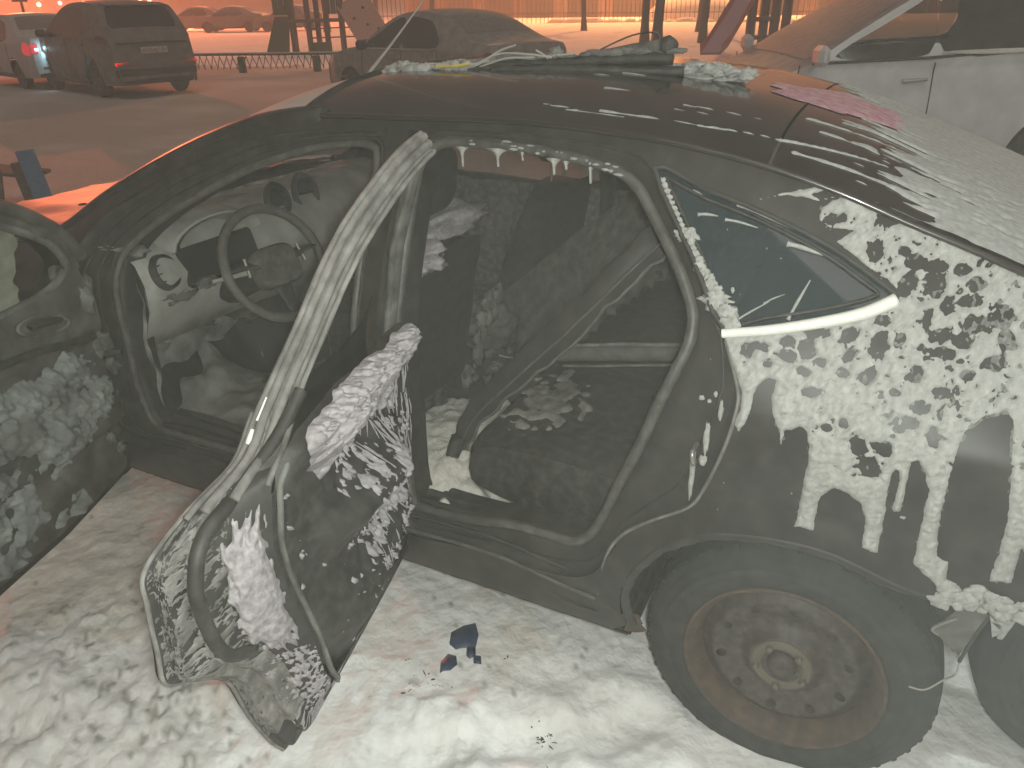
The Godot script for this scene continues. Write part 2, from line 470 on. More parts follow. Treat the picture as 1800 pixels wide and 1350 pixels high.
const FOAM_HOLES := [0.037, 1.261, 0.023, 0.018, 0.026, 1.204, 0.014, 0.024, -0.047, 1.066, 0.027, 0.011, 0.013, 1.067, 0.020, 0.016, 0.061, 1.096, 0.016, 0.011, 0.066, 1.056, 0.016, 0.025, -0.055, 1.036, 0.018, 0.021, -0.028, 1.019, 0.012, 0.009, 0.019, 1.034, 0.012, 0.012, 0.052, 1.003, 0.011, 0.014, 0.074, 1.208, 0.013, 0.009, 0.097, 1.191, 0.028, 0.014, 0.127, 1.184, 0.024, 0.012, 0.174, 1.182, 0.018, 0.009, 0.094, 1.164, 0.017, 0.012, 0.137, 1.158, 0.018, 0.022, 0.088, 1.146, 0.015, 0.016, 0.163, 1.125, 0.014, 0.015, 0.201, 1.162, 0.018, 0.012, 0.213, 1.103, 0.025, 0.018, 0.251, 1.114, 0.023, 0.016, 0.158, 1.082, 0.025, 0.012, 0.173, 1.057, 0.019, 0.012, 0.196, 1.077, 0.018, 0.012, 0.135, 1.018, 0.014, 0.016, 0.097, 1.067, 0.011, 0.017, 0.135, 1.106, 0.009, 0.015, 0.197, 1.136, 0.021, 0.010, -0.160, 1.017, 0.015, 0.016, -0.140, 1.028, 0.021, 0.008, -0.118, 1.001, 0.010, 0.008, -0.091, 1.044, 0.016, 0.011, -0.086, 1.021, 0.020, 0.015, -0.050, 0.997, 0.014, 0.009, 0.014, 1.006, 0.013, 0.009, 0.061, 1.012, 0.009, 0.013, -0.033, 0.965, 0.016, 0.010, 0.009, 0.909, 0.012, 0.009, 0.033, 0.922, 0.008, 0.009, 0.068, 0.885, 0.021, 0.021, 0.093, 0.849, 0.022, 0.026, 0.110, 0.890, 0.020, 0.016, 0.126, 0.930, 0.013, 0.009, 0.182, 0.926, 0.012, 0.020, 0.142, 0.942, 0.016, 0.011, 0.185, 0.998, 0.016, 0.010, 0.155, 0.967, 0.018, 0.009, -0.052, 1.230, 0.020, 0.008, -0.052, 1.253, 0.022, 0.009, 0.109, 0.987, 0.013, 0.007, -0.061, 1.158, 0.014, 0.008, 0.215, 1.028, 0.014, 0.010, 0.255, 1.049, 0.019, 0.013, 0.266, 1.082, 0.017, 0.018]

func ring3(p: PackedVector2Array, off: float) -> Array:
	var r := []
	for q in p: r.append(sp(q.x, q.y, off))
	return r

# the stepped frame between the outer edge of a door opening and its inner edge
func jamb(outer: PackedVector2Array, inner: PackedVector2Array, n: int) -> MB:
	var o := even(rounded(outer, 4), n); var i := even(rounded(inner, 4), n)
	var mid := PackedVector2Array(); var mid2 := PackedVector2Array()
	for k in n:
		mid.append(o[k].lerp(i[k], 0.16)); mid2.append(o[k].lerp(i[k], 0.75))
	var deep := []
	for k in n: deep.append(sp(i[k].x, i[k].y, -0.15))
	return loft([ring3(o, 0.0), ring3(o, -0.012), ring3(mid, -0.032), ring3(mid2, -0.045), ring3(i, -0.06), ring3(i, -0.09), deep], true)

func seal(inner: PackedVector2Array, off: float, r: float) -> MB:
	return tube(ring3(even(rounded(inner, 4), 150), off), r, 8, true)

func build_wheel(parent: Node3D, at: Vector3, turn: float, face_detail: bool, rad := 0.325, tyre_m = null, called := "wheel") -> Node3D:
	var w := node(called, parent)
	w.global_transform = Transform3D(Basis(Vector3.UP, turn), at)
	var k := rad / 0.325
	var prof := [[0.208, -0.03], [0.215, -0.012], [0.226, -0.004], [0.232, -0.0015], [0.2335, -0.003], [0.24, -0.001], [0.252, 0.0], [0.2535, 0.0018], [0.257, 0.0018], [0.2585, 0.0], [0.27, -0.002], [0.272, -0.0005], [0.275, -0.001], [0.2765, -0.004], [0.288, -0.009], [0.298, -0.014], [0.302, -0.02], [0.312, -0.024], [0.319, -0.036], [0.3215, -0.05], [0.3155, -0.055], [0.3155, -0.062], [0.3235, -0.066], [0.325, -0.1], [0.3175, -0.103], [0.3175, -0.11], [0.325, -0.113], [0.3235, -0.15], [0.3155, -0.155], [0.3155, -0.162], [0.3215, -0.166], [0.312, -0.19], [0.29, -0.2], [0.22, -0.19], [0.208, -0.17]]
	var tb := MB.new()
	lathe(prof.map(func(p): return [p[0] * k, p[1]]), 96, tb)
	part("tyre", tb, M.tyre if tyre_m == null else tyre_m, w)
	if face_detail:
		var tr := MB.new()  # tread blocks of the shoulder
		for i in 88:
			var a := TAU * i / 88
			var bs := Basis(Vector3(0, 0, 1), a)
			var z := -0.037 if i % 2 == 0 else -0.043
			cbox(bs * Vector3(0.3125, 0, z), Vector3(0.014, 0.0145, 0.022), 0.003, bs, tr)
		part("tread", tr, M.tyre, w)
	# steel rim with a flange, a well and a dished disc pierced by round holes
	var rim := MB.new()
	lathe([[0.222, -0.02], [0.2235, -0.006], [0.219, 0.0], [0.213, -0.004], [0.209, -0.014], [0.203, -0.02], [0.197, -0.03], [0.19, -0.052], [0.187, -0.065], [0.19, -0.11], [0.19, -0.18]].map(func(p): return [p[0] * k, p[1]]), 96, rim)
	part("rim_flange", rim, M.rusty_steel, w)
	var keep := func(r: float, a: float) -> float:
		var d := 1.0
		for i in 10:
			var c := TAU * (i + 0.4) / 10.0
			var q := Vector2(r * cos(a), r * sin(a)) - Vector2(0.142 * cos(c), 0.142 * sin(c))
			d = minf(d, q.length() - 0.0115)
		for i in 5:
			var c := TAU * (i + 0.2) / 5.0
			var q := Vector2(r * cos(a), r * sin(a)) - Vector2(0.055 * cos(c), 0.055 * sin(c))
			d = minf(d, q.length() - 0.0075)
		return d
	var disc_z := func(r: float) -> float:
		return interp(r, [0.03, 0.045, 0.07, 0.078, 0.095, 0.115, 0.14, 0.16, 0.175, 0.19], [-0.028, -0.022, -0.024, -0.034, -0.05, -0.05, -0.04, -0.038, -0.05, -0.062])
	var ps := func(r: float, a: float, _f: float) -> Vector3: return Vector3(r * cos(a) * k, r * sin(a) * k, disc_z.call(r))
	part("rim_disc", sheet(ps, keep, lin(0.03, 0.192, 54), lin(0, TAU, 200)), M.dark_steel, w)
	var hub := lathe([[0.0, -0.006], [0.02, -0.008], [0.03, -0.014], [0.034, -0.026], [0.036, -0.05]], 32)
	part("hub_cap", hub, M.dark_steel, w)
	part("hub_ring", lathe([[0.068 * k, -0.0225], [0.066 * k, -0.018], [0.06 * k, -0.0165], [0.05 * k, -0.0165], [0.045 * k, -0.021]], 48), M.hub_steel, w)
	for i in 5:
		var c := TAU * (i + 0.7) / 5.0
		part("lug_nut", lathe([[0.0, -0.002], [0.006, -0.003], [0.0085, -0.007], [0.0085, -0.02]], 6), M.hub_steel, w, Transform3D(Basis(), Vector3(0.055 * cos(c) * k, 0.055 * sin(c) * k, 0)))
	part("brake_drum", lathe([[0.0, -0.085], [0.15, -0.085], [0.178, -0.09], [0.183, -0.11], [0.183, -0.17], [0.0, -0.17]], 40), M.dark_steel, w)
	return w

func foam_keep(x: float, y: float, poly: PackedVector2Array, box: Rect2, arm: PackedVector2Array, abox: Rect2) -> float:
	var p := Vector2(x, y)
	var f := maxf(sd(poly, p, box), sd(arm, p, abox))
	if f <= -0.012: return f
	f += 0.0022 * n3(x * 9.0, y * 9.0, 3.0) + 0.0016 * n3(x * 28.0, y * 28.0, 4.0)
	for i in range(0, FOAM_HOLES.size(), 4):
		var dx: float = (x - FOAM_HOLES[i]) / FOAM_HOLES[i + 2]; var dy: float = (y - FOAM_HOLES[i + 1]) / FOAM_HOLES[i + 3]
		var q := sqrt(dx * dx + dy * dy)
		if q < 2.2:
			q *= 1.0 + 0.55 * n3(x * 13.0 + i, y * 13.0, 7.0) + 0.25 * n3(x * 34.0, y * 34.0, i)
			f = minf(f, (q - 0.86) * minf(FOAM_HOLES[i + 2], FOAM_HOLES[i + 3]))
	# small broken-up pores over the upper and rear part
	var many := smoothstep(0.8, 0.95, y) * smoothstep(-0.2, 0.12, x)
	many = maxf(many, smoothstep(0.16, 0.3, x) * 0.8)
	many *= smoothstep(0.84, 0.92, y)
	var c := 0.9 * n3(x * 9.0, y * 10.0, 21.0) + 0.8 * n3(x * 26.0, y * 28.0, 33.0)
	return minf(f, (0.95 - 0.5 * many - c) * 0.012)

func build_burnt_car() -> void:
	var car := thing("burnt_car", "burnt-out dark car wreck with open doors, fire foam running down its rear quarter", "car", Vector3(-1.3, 0, -0.87))
	# ---- outer skin
	var fo := rounded(FRONT_OUT, 4); var ro := rounded(REAR_OUT, 4); var qu := rounded(QUARTER, 3); var ar := rounded(ARCH, 3)
	var fob := bbox(fo); var rob := bbox(ro); var qb := bbox(qu); var arb := bbox(ar)
	var keep := func(x: float, v: float) -> float:
		var y := lerpf(0.2, ry(x), v)
		var p := Vector2(x, y)
		var d := maxf(maxf(sd(fo, p, fob), sd(ro, p, rob)), maxf(sd(qu, p, qb), sd(ar, p, arb)))
		d = maxf(d, 0.355 - Vector2(x + 2.65, y - 0.29).length())
		return -d
	var side := func(x: float, v: float, _f: float) -> Vector3:
		var y := lerpf(0.2, ry(x), v)
		return sp(x, y)
	var xs := lin(-3.45, -2.3, 40) + lin(-2.29, 0.95, 230)
	wpart("body_side", sheet(side, keep, xs, lin(0, 1, 84)), M.burnt_paint, car)
	# the far flank with its window openings
	var fw := rounded(pts([-2.02, 0.97, -1.75, 1.13, -1.5, 1.24, -1.3, 1.295, -1.12, 1.3, -1.1, 0.95, -1.6, 0.94]), 3)
	var rw := rounded(pts([-1.0, 0.95, -1.0, 1.3, -0.75, 1.305, -0.5, 1.26, -0.36, 1.12, -0.32, 0.98, -0.6, 0.95]), 3)
	var fwb := bbox(fw); var rwb := bbox(rw)
	var keep_far := func(x: float, v: float) -> float:
		var p := Vector2(x, lerpf(0.2, ry(x), v))
		return -maxf(maxf(sd(fw, p, fwb), sd(rw, p, rwb)), maxf(0.355 - Vector2(x + 2.65, p.y - 0.29).length(), 0.355 - Vector2(x, p.y - 0.29).length()))
	var side_far := func(x: float, v: float, _f: float) -> Vector3:
		var y := lerpf(0.2, ry(x), v)
		return Vector3(x, y, 2.0 * ZC - zside(x, y))
	wpart("body_side", sheet(side_far, keep_far, lin(-3.45, 0.95, 130), lin(0, 1, 44)), M.burnt_paint, car)
	for w in [[fw, fwb], [rw, rwb]]:
		var kp := func(x: float, y: float) -> float: return sd(w[0], Vector2(x, y), w[1]) + 0.006
		var pp := func(x: float, y: float, _f: float) -> Vector3: return Vector3(x, y, 2.0 * ZC - zside(x, y) + 0.012)
		wpart("far_window", sheet(pp, kp, lin(-2.05, -0.28, 70), lin(0.92, 1.32, 18)), M.hazed_glass, car)
	# inner panels of the far doors
	var far_panel := func(x: float, y: float, _f: float) -> Vector3:
		return Vector3(x, y, 2.0 * ZC + 0.09 + 0.03 * smoothstep(0.62, 0.68, y) * smoothstep(0.78, 0.72, y) + 0.02 * n3(x, y, 0.0))
	var far_keep := func(x: float, y: float) -> float: return minf(0.93 + 0.01 * n3(x * 3, 0, 0) - y, minf(absf(x + 1.06) - 0.03, y - 0.3))
	wpart("far_door_panel", sheet(far_panel, far_keep, lin(-2.1, -0.3, 120), lin(0.28, 0.95, 50)), M.frosted_panel, car)
	# ---- roof, tailgate, windscreen, bonnet
	var tp := func(x: float, w: float, _f: float) -> Vector3: return topp(x, w)
	wpart("roof", sheet(tp, null, lin(-1.36, -0.198, 80), lin(-1, 1, 70)), M.burnt_roof, car)
	wpart("tailgate", sheet(tp, null, lin(-0.192, 0.95, 60), lin(-1, 1, 50)), M.burnt_roof, car)
	var tail := func(w: float, t: float, _f: float) -> Vector3:
		var e := topp(0.95, w)
		return Vector3(0.95 - 0.05 * t, lerpf(e.y, 0.6, t), e.z + 0.0 * w)
	wpart("tail_panel", sheet(tail, null, lin(-1, 1, 20), lin(0, 1, 10)), M.burnt_paint, car)
	wpart("windscreen", sheet(tp, null, lin(-2.36, -1.39, 40), lin(-0.94, 0.94, 40)), M.hazed_screen, car)
	for sgn in [-1, 1]:
		var pil := []
		for x in lin(-2.42, -1.3, 30): pil.append(topp(x, sgn * 0.975, -0.008))
		wpart("windscreen_pillar", tube(pil, 0.028, 8, false), M.burnt_paint, car)
	var header := []
	for w in lin(-0.97, 0.97, 20): header.append(topp(-1.375, w, -0.012))
	wpart("roof_header", tube(header, 0.022, 8), M.burnt_paint, car)
	var hood := func(x: float, w: float, _f: float) -> Vector3:
		var e := ry(x); var z := ZC + (rz(x) - ZC + 0.0) * -w
		return Vector3(x, e + 0.045 * (1.0 - pow(absf(w), 2.6)) + 0.01 * n3(x * 0.7, w, 0), z)
	wpart("bonnet", sheet(hood, null, lin(-3.45, -2.38, 40), lin(-1, 1, 40)), M.scorched_red, car)  # reddish colour stands in for orange lamp light
	wpart("bonnet_stay_hole", lathe([[0.0, 0.0], [0.011, 0.0], [0.014, 0.003], [0.017, 0.0]], 16).moved(Transform3D(Basis(Vector3.RIGHT, -PI / 2), Vector3(-2.6, 1.0, -0.4))), M.black_hole, car)
	var bead := []
	for x in lin(-2.95, -2.37, 20): bead.append(sp(x, ry(x), 0.0) + Vector3(0, 0.004, 0))
	wpart("wing_edge", tube(bead, 0.006, 6), M.bare_steel, car)
	wpart("front_panel", cbox(Vector3(-3.47, 0.6, ZC), Vector3(0.12, 0.45, 1.45), 0.05), M.burnt_paint, car)
	# rail bead that catches the flash along the roof edge
	var rail := []
	for x in lin(-1.9, 0.4, 70): rail.append(sp(x, ry(x), 0.002) + Vector3(0, 0.003, 0))
	wpart("roof_rail", tube(rail, 0.007, 8), M.burnt_roof, car)
	# ---- door openings
	wpart("door_jamb", jamb(REAR_OUT, REAR_IN, 170), M.soot_metal, car)
	wpart("door_jamb", jamb(FRONT_OUT, FRONT_IN, 170), M.soot_metal, car)
	wpart("door_seal", seal(REAR_IN, -0.052, 0.0135), M.seal_rubber, car)
	wpart("door_seal", seal(FRONT_IN, -0.052, 0.011), M.seal_rubber, car)
	# pressed ridges that run round the openings, and the frosted flange of the rear shut line
	for o in [[FRONT_OUT, FRONT_IN, 0.3, -0.034], [FRONT_OUT, FRONT_IN, 0.62, -0.04], [REAR_OUT, REAR_IN, 0.3, -0.036]]:
		var oo := even(rounded(o[0], 4), 160); var ii := even(rounded(o[1], 4), 160)
		var rr := []
		for i in 160: rr.append(sp(oo[i].lerp(ii[i], o[2]).x, oo[i].lerp(ii[i], o[2]).y, o[3]))
		wpart("jamb_ridge", tube(rr, 0.0035, 6, true), M.soot_metal, car)
	var fl_path := curve3([sp(-0.205, 1.03, 0.0), sp(-0.168, 0.955, 0.0), sp(-0.16, 0.915, 0.0), sp(-0.173, 0.825, 0.0), sp(-0.207, 0.71, 0.0), sp(-0.236, 0.656, 0.0), sp(-0.31, 0.6, 0.0), sp(-0.38, 0.535, 0.0), sp(-0.418, 0.455, -0.002), sp(-0.432, 0.34, -0.003)], 8)
	wpart("shut_flange", tube(fl_path, 0.0042, 6), M.frost_rail, car)
	# rolled edges of the sill below the rear opening
	for e in [[0.385, -0.03, 0.006, "soot_metal"], [0.35, -0.008, 0.005, "seal_rubber"], [0.29, -0.012, 0.004, "soot_metal"]]:
		var ed := []
		for x in lin(-1.02, -0.44, 30): ed.append(Vector3(x, e[0] - 0.02 * smoothstep(-0.75, -0.44, x) + 0.01 * sin((x + 1.0) * 7.0), zside(x, e[0]) + e[1] + 0.006))
		wpart("sill_ridge", tube(ed, e[2], 6), M[e[3]], car)
	# quarter window: pane, dark frame, pale trim along its lower edge
	var q := node("quarter_window", car)
	var qk := func(x: float, y: float) -> float: return sd(qu, Vector2(x, y), qb) + 0.004
	var qp := func(x: float, y: float, _f: float) -> Vector3: return sp(x, y, -0.012)
	wpart("pane", sheet(qp, qk, lin(-0.43, 0.1, 60), lin(1.03, 1.34, 36)), M.smoked_glass, q)
	var inset := PackedVector2Array()
	for p in Geometry2D.offset_polygon(even(qu, 90), -0.016)[0]: inset.append(p)
	wpart("frame", tube(ring3(even(inset, 110), -0.008), 0.0045, 6, true), M.charred_trim, q)
	wpart("frame", tube(ring3(even(qu, 110), -0.003), 0.006, 6, true), M.soot_metal, q)
	var trim_path := curve3([sp(-0.214, 1.043, 0.004), sp(-0.133, 1.06, 0.006), sp(-0.051, 1.081, 0.006), sp(0.026, 1.105, 0.006), sp(0.078, 1.131, 0.005)], 6)
	var tr := []
	for i in trim_path.size(): tr.append(lerpf(0.009, 0.0135, float(i) / trim_path.size()))
	wpart("lower_trim", tube(trim_path, tr, 10), M.trim_white, q)
	# wheel arch lip and liner
	var lip := []
	for p in curve3([sp(-0.362, 0.245), sp(-0.37, 0.364), sp(-0.348, 0.454), sp(-0.285, 0.547), sp(-0.194, 0.61), sp(-0.111, 0.636), sp(-0.012, 0.649), sp(0.062, 0.646), sp(0.134, 0.628), sp(0.192, 0.612), sp(0.262, 0.603)], 8): lip.append(p)
	var lip_in := []; var lip_mid := []; var lip_deep := []
	for i in lip.size():
		var p: Vector3 = lip[i]
		var c := (Vector3(0, 0.275, p.z) - p).normalized()
		var jag := 0.004 * n3(p.x * 5, p.y * 5, 1.0)
		lip_mid.append(p + c * (0.006 + jag) + Vector3(0, 0, 0.006))
		lip_in.append(p + c * (0.022 + 2.0 * jag) + Vector3(0, 0, -0.006))
		lip_deep.append(p + c * 0.012 + Vector3(0, 0, -0.3))
	wpart("arch_lip", loft([lip, lip_mid, lip_in]), M.soot_metal, car)
	wpart("arch_liner", loft([lip_in, lip_deep]), M.charred_trim, car)
	wpart("wheel_well", cbox(Vector3(0.0, 0.5, -0.32), Vector3(0.85, 0.5, 0.03), 0.01), M.charred_trim, car)
	# torn rusty lower end of the sill
	var torn := MB.new()
	torn.face([sp(-0.355, 0.3, -0.004), sp(-0.335, 0.3, -0.01), sp(-0.325, 0.265, -0.01), sp(-0.332, 0.25, -0.01), sp(-0.318, 0.238, -0.012), sp(-0.326, 0.222, -0.012), sp(-0.35, 0.205, -0.01), sp(-0.375, 0.215, 0.0)])
	wpart("torn_sill_end", torn, M.rusty_steel, car)
	# sill underside and closing strip
	var und := func(x: float, t: float, _f: float) -> Vector3: return Vector3(x, 0.2 - 0.012 * sin(t * PI), zside(x, 0.2) - t * 0.16)
	wpart("sill", sheet(und, null, lin(-2.25, -0.36, 40), lin(0, 1, 6)), M.soot_metal, car)
	var pinch := func(x: float, t: float, _f: float) -> Vector3: return Vector3(x, 0.2 - 0.016 * t + 0.003 * n3(x * 4, 0, 0), zside(x, 0.2) - 0.012)
	wpart("pinch_weld", sheet(pinch, null, lin(-2.25, -0.37, 90), lin(0, 1, 2)), M.rusty_steel, car)
	# scuff plates over the sill, with long pressed grooves
	var scuff := func(x: float, t: float, _f: float) -> Vector3: return Vector3(x, 0.405 - 0.05 * smoothstep(0.55, 1.0, t) + 0.006 * sin(t * 22.0) + 0.012 * sin(x * 9.0) * t, -0.07 - t * 0.16)
	wpart("sill_plate", sheet(scuff, null, lin(-1.0, -0.46, 40), lin(0, 1, 30)), M.soot_metal, car)
	wpart("sill_plate", sheet(scuff, null, lin(-2.02, -1.13, 40), lin(0, 1, 30)), M.soot_metal, car)
	# door striker on the jamb
	wpart("door_striker", tube(curve3([sp(-0.235, 0.80, -0.03), sp(-0.235, 0.80, 0.004), sp(-0.23, 0.775, 0.006), sp(-0.235, 0.76, -0.03)], 5), 0.006, 8), M.bare_steel, car)
	build_wheel(car, Vector3(0, 0.265, -0.022), 0.0, true)
	build_wheel(car, Vector3(-2.65, 0.27, -0.03), 0.0, false)
	build_wheel(car, Vector3(-2.65, 0.27, -1.71), PI, false)
	build_wheel(car, Vector3(0.0, 0.265, -1.71), PI, false)
	build_interior(car)
	build_rear_door(car)
	build_front_door(car)
	build_tail(car)
	build_foam(car)

func build_tail(car: Node3D) -> void:
	# what is left of the rear bumper mount: bent brackets, a lamp shell, loose wire
	var t := node("bumper_bracket", car)
	var sheet_a := MB.new()
	var a := sp(0.265, 0.495, -0.05); var b := sp(0.31, 0.56, -0.06); var c := sp(0.36, 0.53, -0.08); var d := sp(0.335, 0.44, -0.09); var e := sp(0.33, 0.40, -0.1)
	sheet_a.face([a, b, c, d, e])
	wpart("plate", sheet_a, M.frosted_soot, t)
	wpart("bent_edge", tube(curve3([sp(0.30, 0.535, -0.05), a, sp(0.295, 0.455, -0.08), e], 5), 0.0035, 6), M.bare_steel, t)
	wpart("bent_edge", tube(curve3([c, sp(0.345, 0.47, -0.09), e + Vector3(0.004, -0.01, 0)], 5), 0.004, 6), M.soot_metal, t)
	wpart("lamp_shell", loft([[sp(0.345, 0.575, -0.08), sp(0.40, 0.585, -0.08), sp(0.41, 0.565, -0.08)], [sp(0.36, 0.53, -0.06), sp(0.395, 0.52, -0.06), sp(0.40, 0.54, -0.06)], [sp(0.372, 0.487, -0.07), sp(0.39, 0.485, -0.07), sp(0.393, 0.5, -0.07)]], true), M.foam, t)
	wpart("loose_wire", tube(curve3([sp(0.25, 0.355, -0.02), sp(0.28, 0.35, -0.03), sp(0.31, 0.362, -0.06), sp(0.335, 0.352, -0.1), sp(0.335, 0.39, -0.1)], 5), 0.002, 5), M.wire_pale, t)
	var floor_ := func(x: float, w: float, _f: float) -> Vector3: return Vector3(x, 0.585 + 0.02 * n3(x, w, 0), lerpf(-0.12, -1.62, w))
	wpart("boot_floor", sheet(floor_, null, lin(0.27, 0.93, 14), lin(0, 1, 20)), M.frosted_soot, car)

func build_foam(car: Node3D) -> void:
	var poly := pts(FOAM); var box := bbox(poly, 0.02); var arm := pts(FOAM_ARM); var ab := bbox(arm, 0.02)
	var k := func(x: float, y: float) -> float: return foam_keep(x, y, poly, box, arm, ab)
	var p := func(x: float, y: float, f: float) -> Vector3:
		var h := 0.0085 * (1.0 - exp(-maxf(f, 0.0) / 0.005)) * (1.0 + 0.4 * n3(x * 9, y * 9, 0) + 0.35 * n3(x * 30, y * 30, 5))
		return sp(x, minf(y, ry(x) - 0.002), 0.0005 + h)
	stuff("foam_crust", sheet(p, k, lin(-0.22, 0.4, 200) + lin(0.41, 0.9, 50), lin(0.6, 1.32, 230)), M.foam, car)
	# thin half-dried film left between the thick foam
	var fk := func(x: float, y: float) -> float:
		var s := sd(poly, Vector2(x, y), box)
		if s < -0.03: return -1.0
		var c := 0.9 * n3(x * 12.0, y * 12.0, 81.0) + 0.8 * n3(x * 34.0, y * 30.0, 82.0)
		var much := smoothstep(0.1, 0.34, x) * smoothstep(0.8, 0.92, y) * 0.8 + 0.12
		return minf((c - 0.55 + 0.85 * much) * 0.01, s + 0.004)
	var fpos := func(x: float, y: float, f: float) -> Vector3: return sp(x, minf(y, ry(x) - 0.002), 0.0006 + 0.0012 * (1.0 - exp(-maxf(f, 0.0) / 0.003)))
	stuff("foam_film", sheet(fpos, fk, lin(-0.2, 0.4, 170) + lin(0.41, 0.9, 40), lin(0.62, 1.3, 190)), M.foam_film, car)
	# foam caught on the torn lower edge of the tail
	var rim := MB.new()
	for i in 60:
		var x := 0.255 + 0.35 * pow(rng.randf(), 1.3)
		blob(sp(x, 0.605 + rng.randf_range(-0.012, 0.03), 0.0), Vector3(0.016, 0.012, 0.009) * rng.randf_range(0.5, 1.3), 0.6, 2.0, 8, false, rim)
	stuff("foam_splashes", rim, M.foam, car)
	# specks and splashes on the quarter, the pillar and the jamb
	var spl := MB.new()
	for s in [[-0.21, 0.84, 0.006, 0.035, 0.03], [-0.235, 0.74, 0.006, 0.06, -0.022], [-0.19, 0.90, 0.005, 0.02, 0.0], [-0.205, 0.93, 0.004, 0.006, 0.0], [-0.215, 0.915, 0.004, 0.004, 0.0], [-0.215, 0.78, 0.008, 0.012, -0.025]]:
		blob(sp(s[0], s[1], s[4] * 0.2 - 0.002), Vector3(s[2], s[3], 0.004), 0.5, 4.0, 10, false, spl)
	var r2 := RandomNumberGenerator.new(); r2.seed = 11
	for i in 26:
		var x := r2.randf_range(-0.35, 0.25); var y := r2.randf_range(0.66, 1.3)
		if Geometry2D.is_point_in_polygon(Vector2(x, y), poly) or y > ry(x) - 0.02: continue
		var s := 0.0008 + 0.003 * pow(r2.randf(), 2.5)
		blob(sp(x, y, 0.0), Vector3(s * r2.randf_range(0.6, 1.8), s * r2.randf_range(0.6, 2.0), 0.0015), 0.7, 3.0, 6, false, spl)
	stuff("foam_splashes", spl, M.foam, car)
	# foam along the sharp front edge of the quarter window
	var edge := MB.new()
	for i in 26:
		var t := float(i) / 25
		var q := Vector2(-0.395, 1.30).lerp(Vector2(-0.215, 1.055), t)
		var s := 0.004 + 0.006 * smoothstep(0.35, 0.95, t) * (0.6 + r2.randf())
		blob(sp(q.x + r2.randf_range(0, 0.02) * smoothstep(0.3, 0.9, t), q.y, -0.004), Vector3(s * 1.6, s * 1.6, s * 0.8), 0.6, 3.0, 8, false, edge)
	blob(sp(-0.325, 1.205, -0.006), Vector3(0.022, 0.014, 0.006), 0.7, 2.0, 12, false, edge)
	blob(sp(-0.31, 1.19, -0.006), Vector3(0.007, 0.022, 0.005), 0.7, 2.0, 12, false, edge)
	blob(sp(-0.24, 1.10, -0.005), Vector3(0.03, 0.012, 0.006), 0.8, 2.0, 12, false, edge)
	stuff("foam_splashes", edge, M.foam, car)
	# streaks on the glass
	var st := MB.new()
	for a in [[-0.10, 1.078, -0.075, 1.148, 0.003], [-0.2, 1.06, -0.14, 1.105, 0.002], [-0.15, 1.10, -0.115, 1.12, 0.0015], [-0.31, 1.243, -0.27, 1.243, 0.003], [-0.235, 1.265, -0.12, 1.228, 0.003], [-0.255, 1.238, -0.19, 1.228, 0.0025], [-0.13, 1.205, -0.06, 1.19, 0.0045], [-0.33, 1.285, -0.30, 1.272, 0.002]]:
		st.join(tube(curve3([sp(a[0], a[1], -0.008), sp(lerpf(a[0], a[2], 0.4), lerpf(a[1], a[3], 0.4) + 0.002, -0.007), sp(a[2], a[3], -0.008)], 5), [a[4] * 1.5, a[4] * 1.2, a[4], a[4], a[4], a[4] * 1.1, a[4], a[4] * 0.9, a[4] * 0.7, a[4] * 0.5, a[4] * 0.3], 6))
	stuff("foam_splashes", st, M.foam, car)
	# foam sheet over the tailgate, drawn out forwards into streaks
	var streaks := [[-0.72, -0.305, -0.63, -0.295, 0.004], [-0.66, -0.29, -0.52, -0.288, 0.0035], [-0.58, -0.30, -0.35, -0.305, 0.005], [-0.36, -0.305, -0.2, -0.335, 0.005], [-0.20, -0.33, 0.02, -0.40, 0.007], [-0.43, -0.36, -0.33, -0.37, 0.003], [-0.62, -0.43, -0.55, -0.43, 0.005], [-0.42, -0.39, -0.24, -0.41, 0.003], [-0.16, -0.30, 0.05, -0.32, 0.007], [-0.13, -0.44, 0.05, -0.46, 0.006], [-0.17, -0.5, 0.04, -0.54, 0.006], [-0.1, -0.57, 0.0, -0.6, 0.005], [-0.7, -0.55, -0.64, -0.555, 0.003], [-0.64, -0.6, -0.58, -0.6, 0.003]]
	var tk := func(x: float, z: float) -> float:
		var f := (x - 0.04 + 0.28 * (-0.35 - z) * 0.6) * 0.12 + 0.02 * n3(x * 0.9, z * 9.0, 2.0) + 0.006 * n3(x * 6.0, z * 24.0, 9.0)
		f = minf(f, 0.03)
		if x > -0.05: f = minf(f, (0.58 - n3(x * 3.0, z * 10.0, 55.0) - 0.4 * n3(x * 8, z * 24, 56.0)) * 0.015 + maxf(0.0, (-0.5 - z) * 0.04))
		for s in streaks:
			var u := clampf((x - s[0]) / (s[2] - s[0]), 0, 1)
			f = maxf(f, s[4] * (1.0 - 0.6 * u) * (0.9 + 0.6 * n3(x * 4, z * 4, 8)) - capsule_d(Vector2(x, z), Vector2(s[0], s[1]), Vector2(s[2], s[3])))
		return f
	var tpz := func(x: float, z: float, f: float) -> Vector3:
		return Vector3(x, topy(x, z) + 0.0008 + 0.005 * (1.0 - exp(-maxf(f, 0.0) / 0.004)) * (1.0 + 0.3 * n3(x * 4, z * 8, 1)), z)
	stuff("foam_sheet", sheet(tpz, tk, lin(-0.74, 0.45, 200) + lin(0.47, 0.94, 30), lin(-0.24, -1.5, 210)), M.foam, car)
	var pk := func(x: float, z: float) -> float:
		var cx := (x + 0.13) / 0.17; var cz := (z + 0.82 + 0.25 * (x + 0.13)) / 0.16
		return (1.0 + 0.3 * n3(x * 2, z * 4, 4.0) - sqrt(cx * cx + cz * cz)) * 0.05
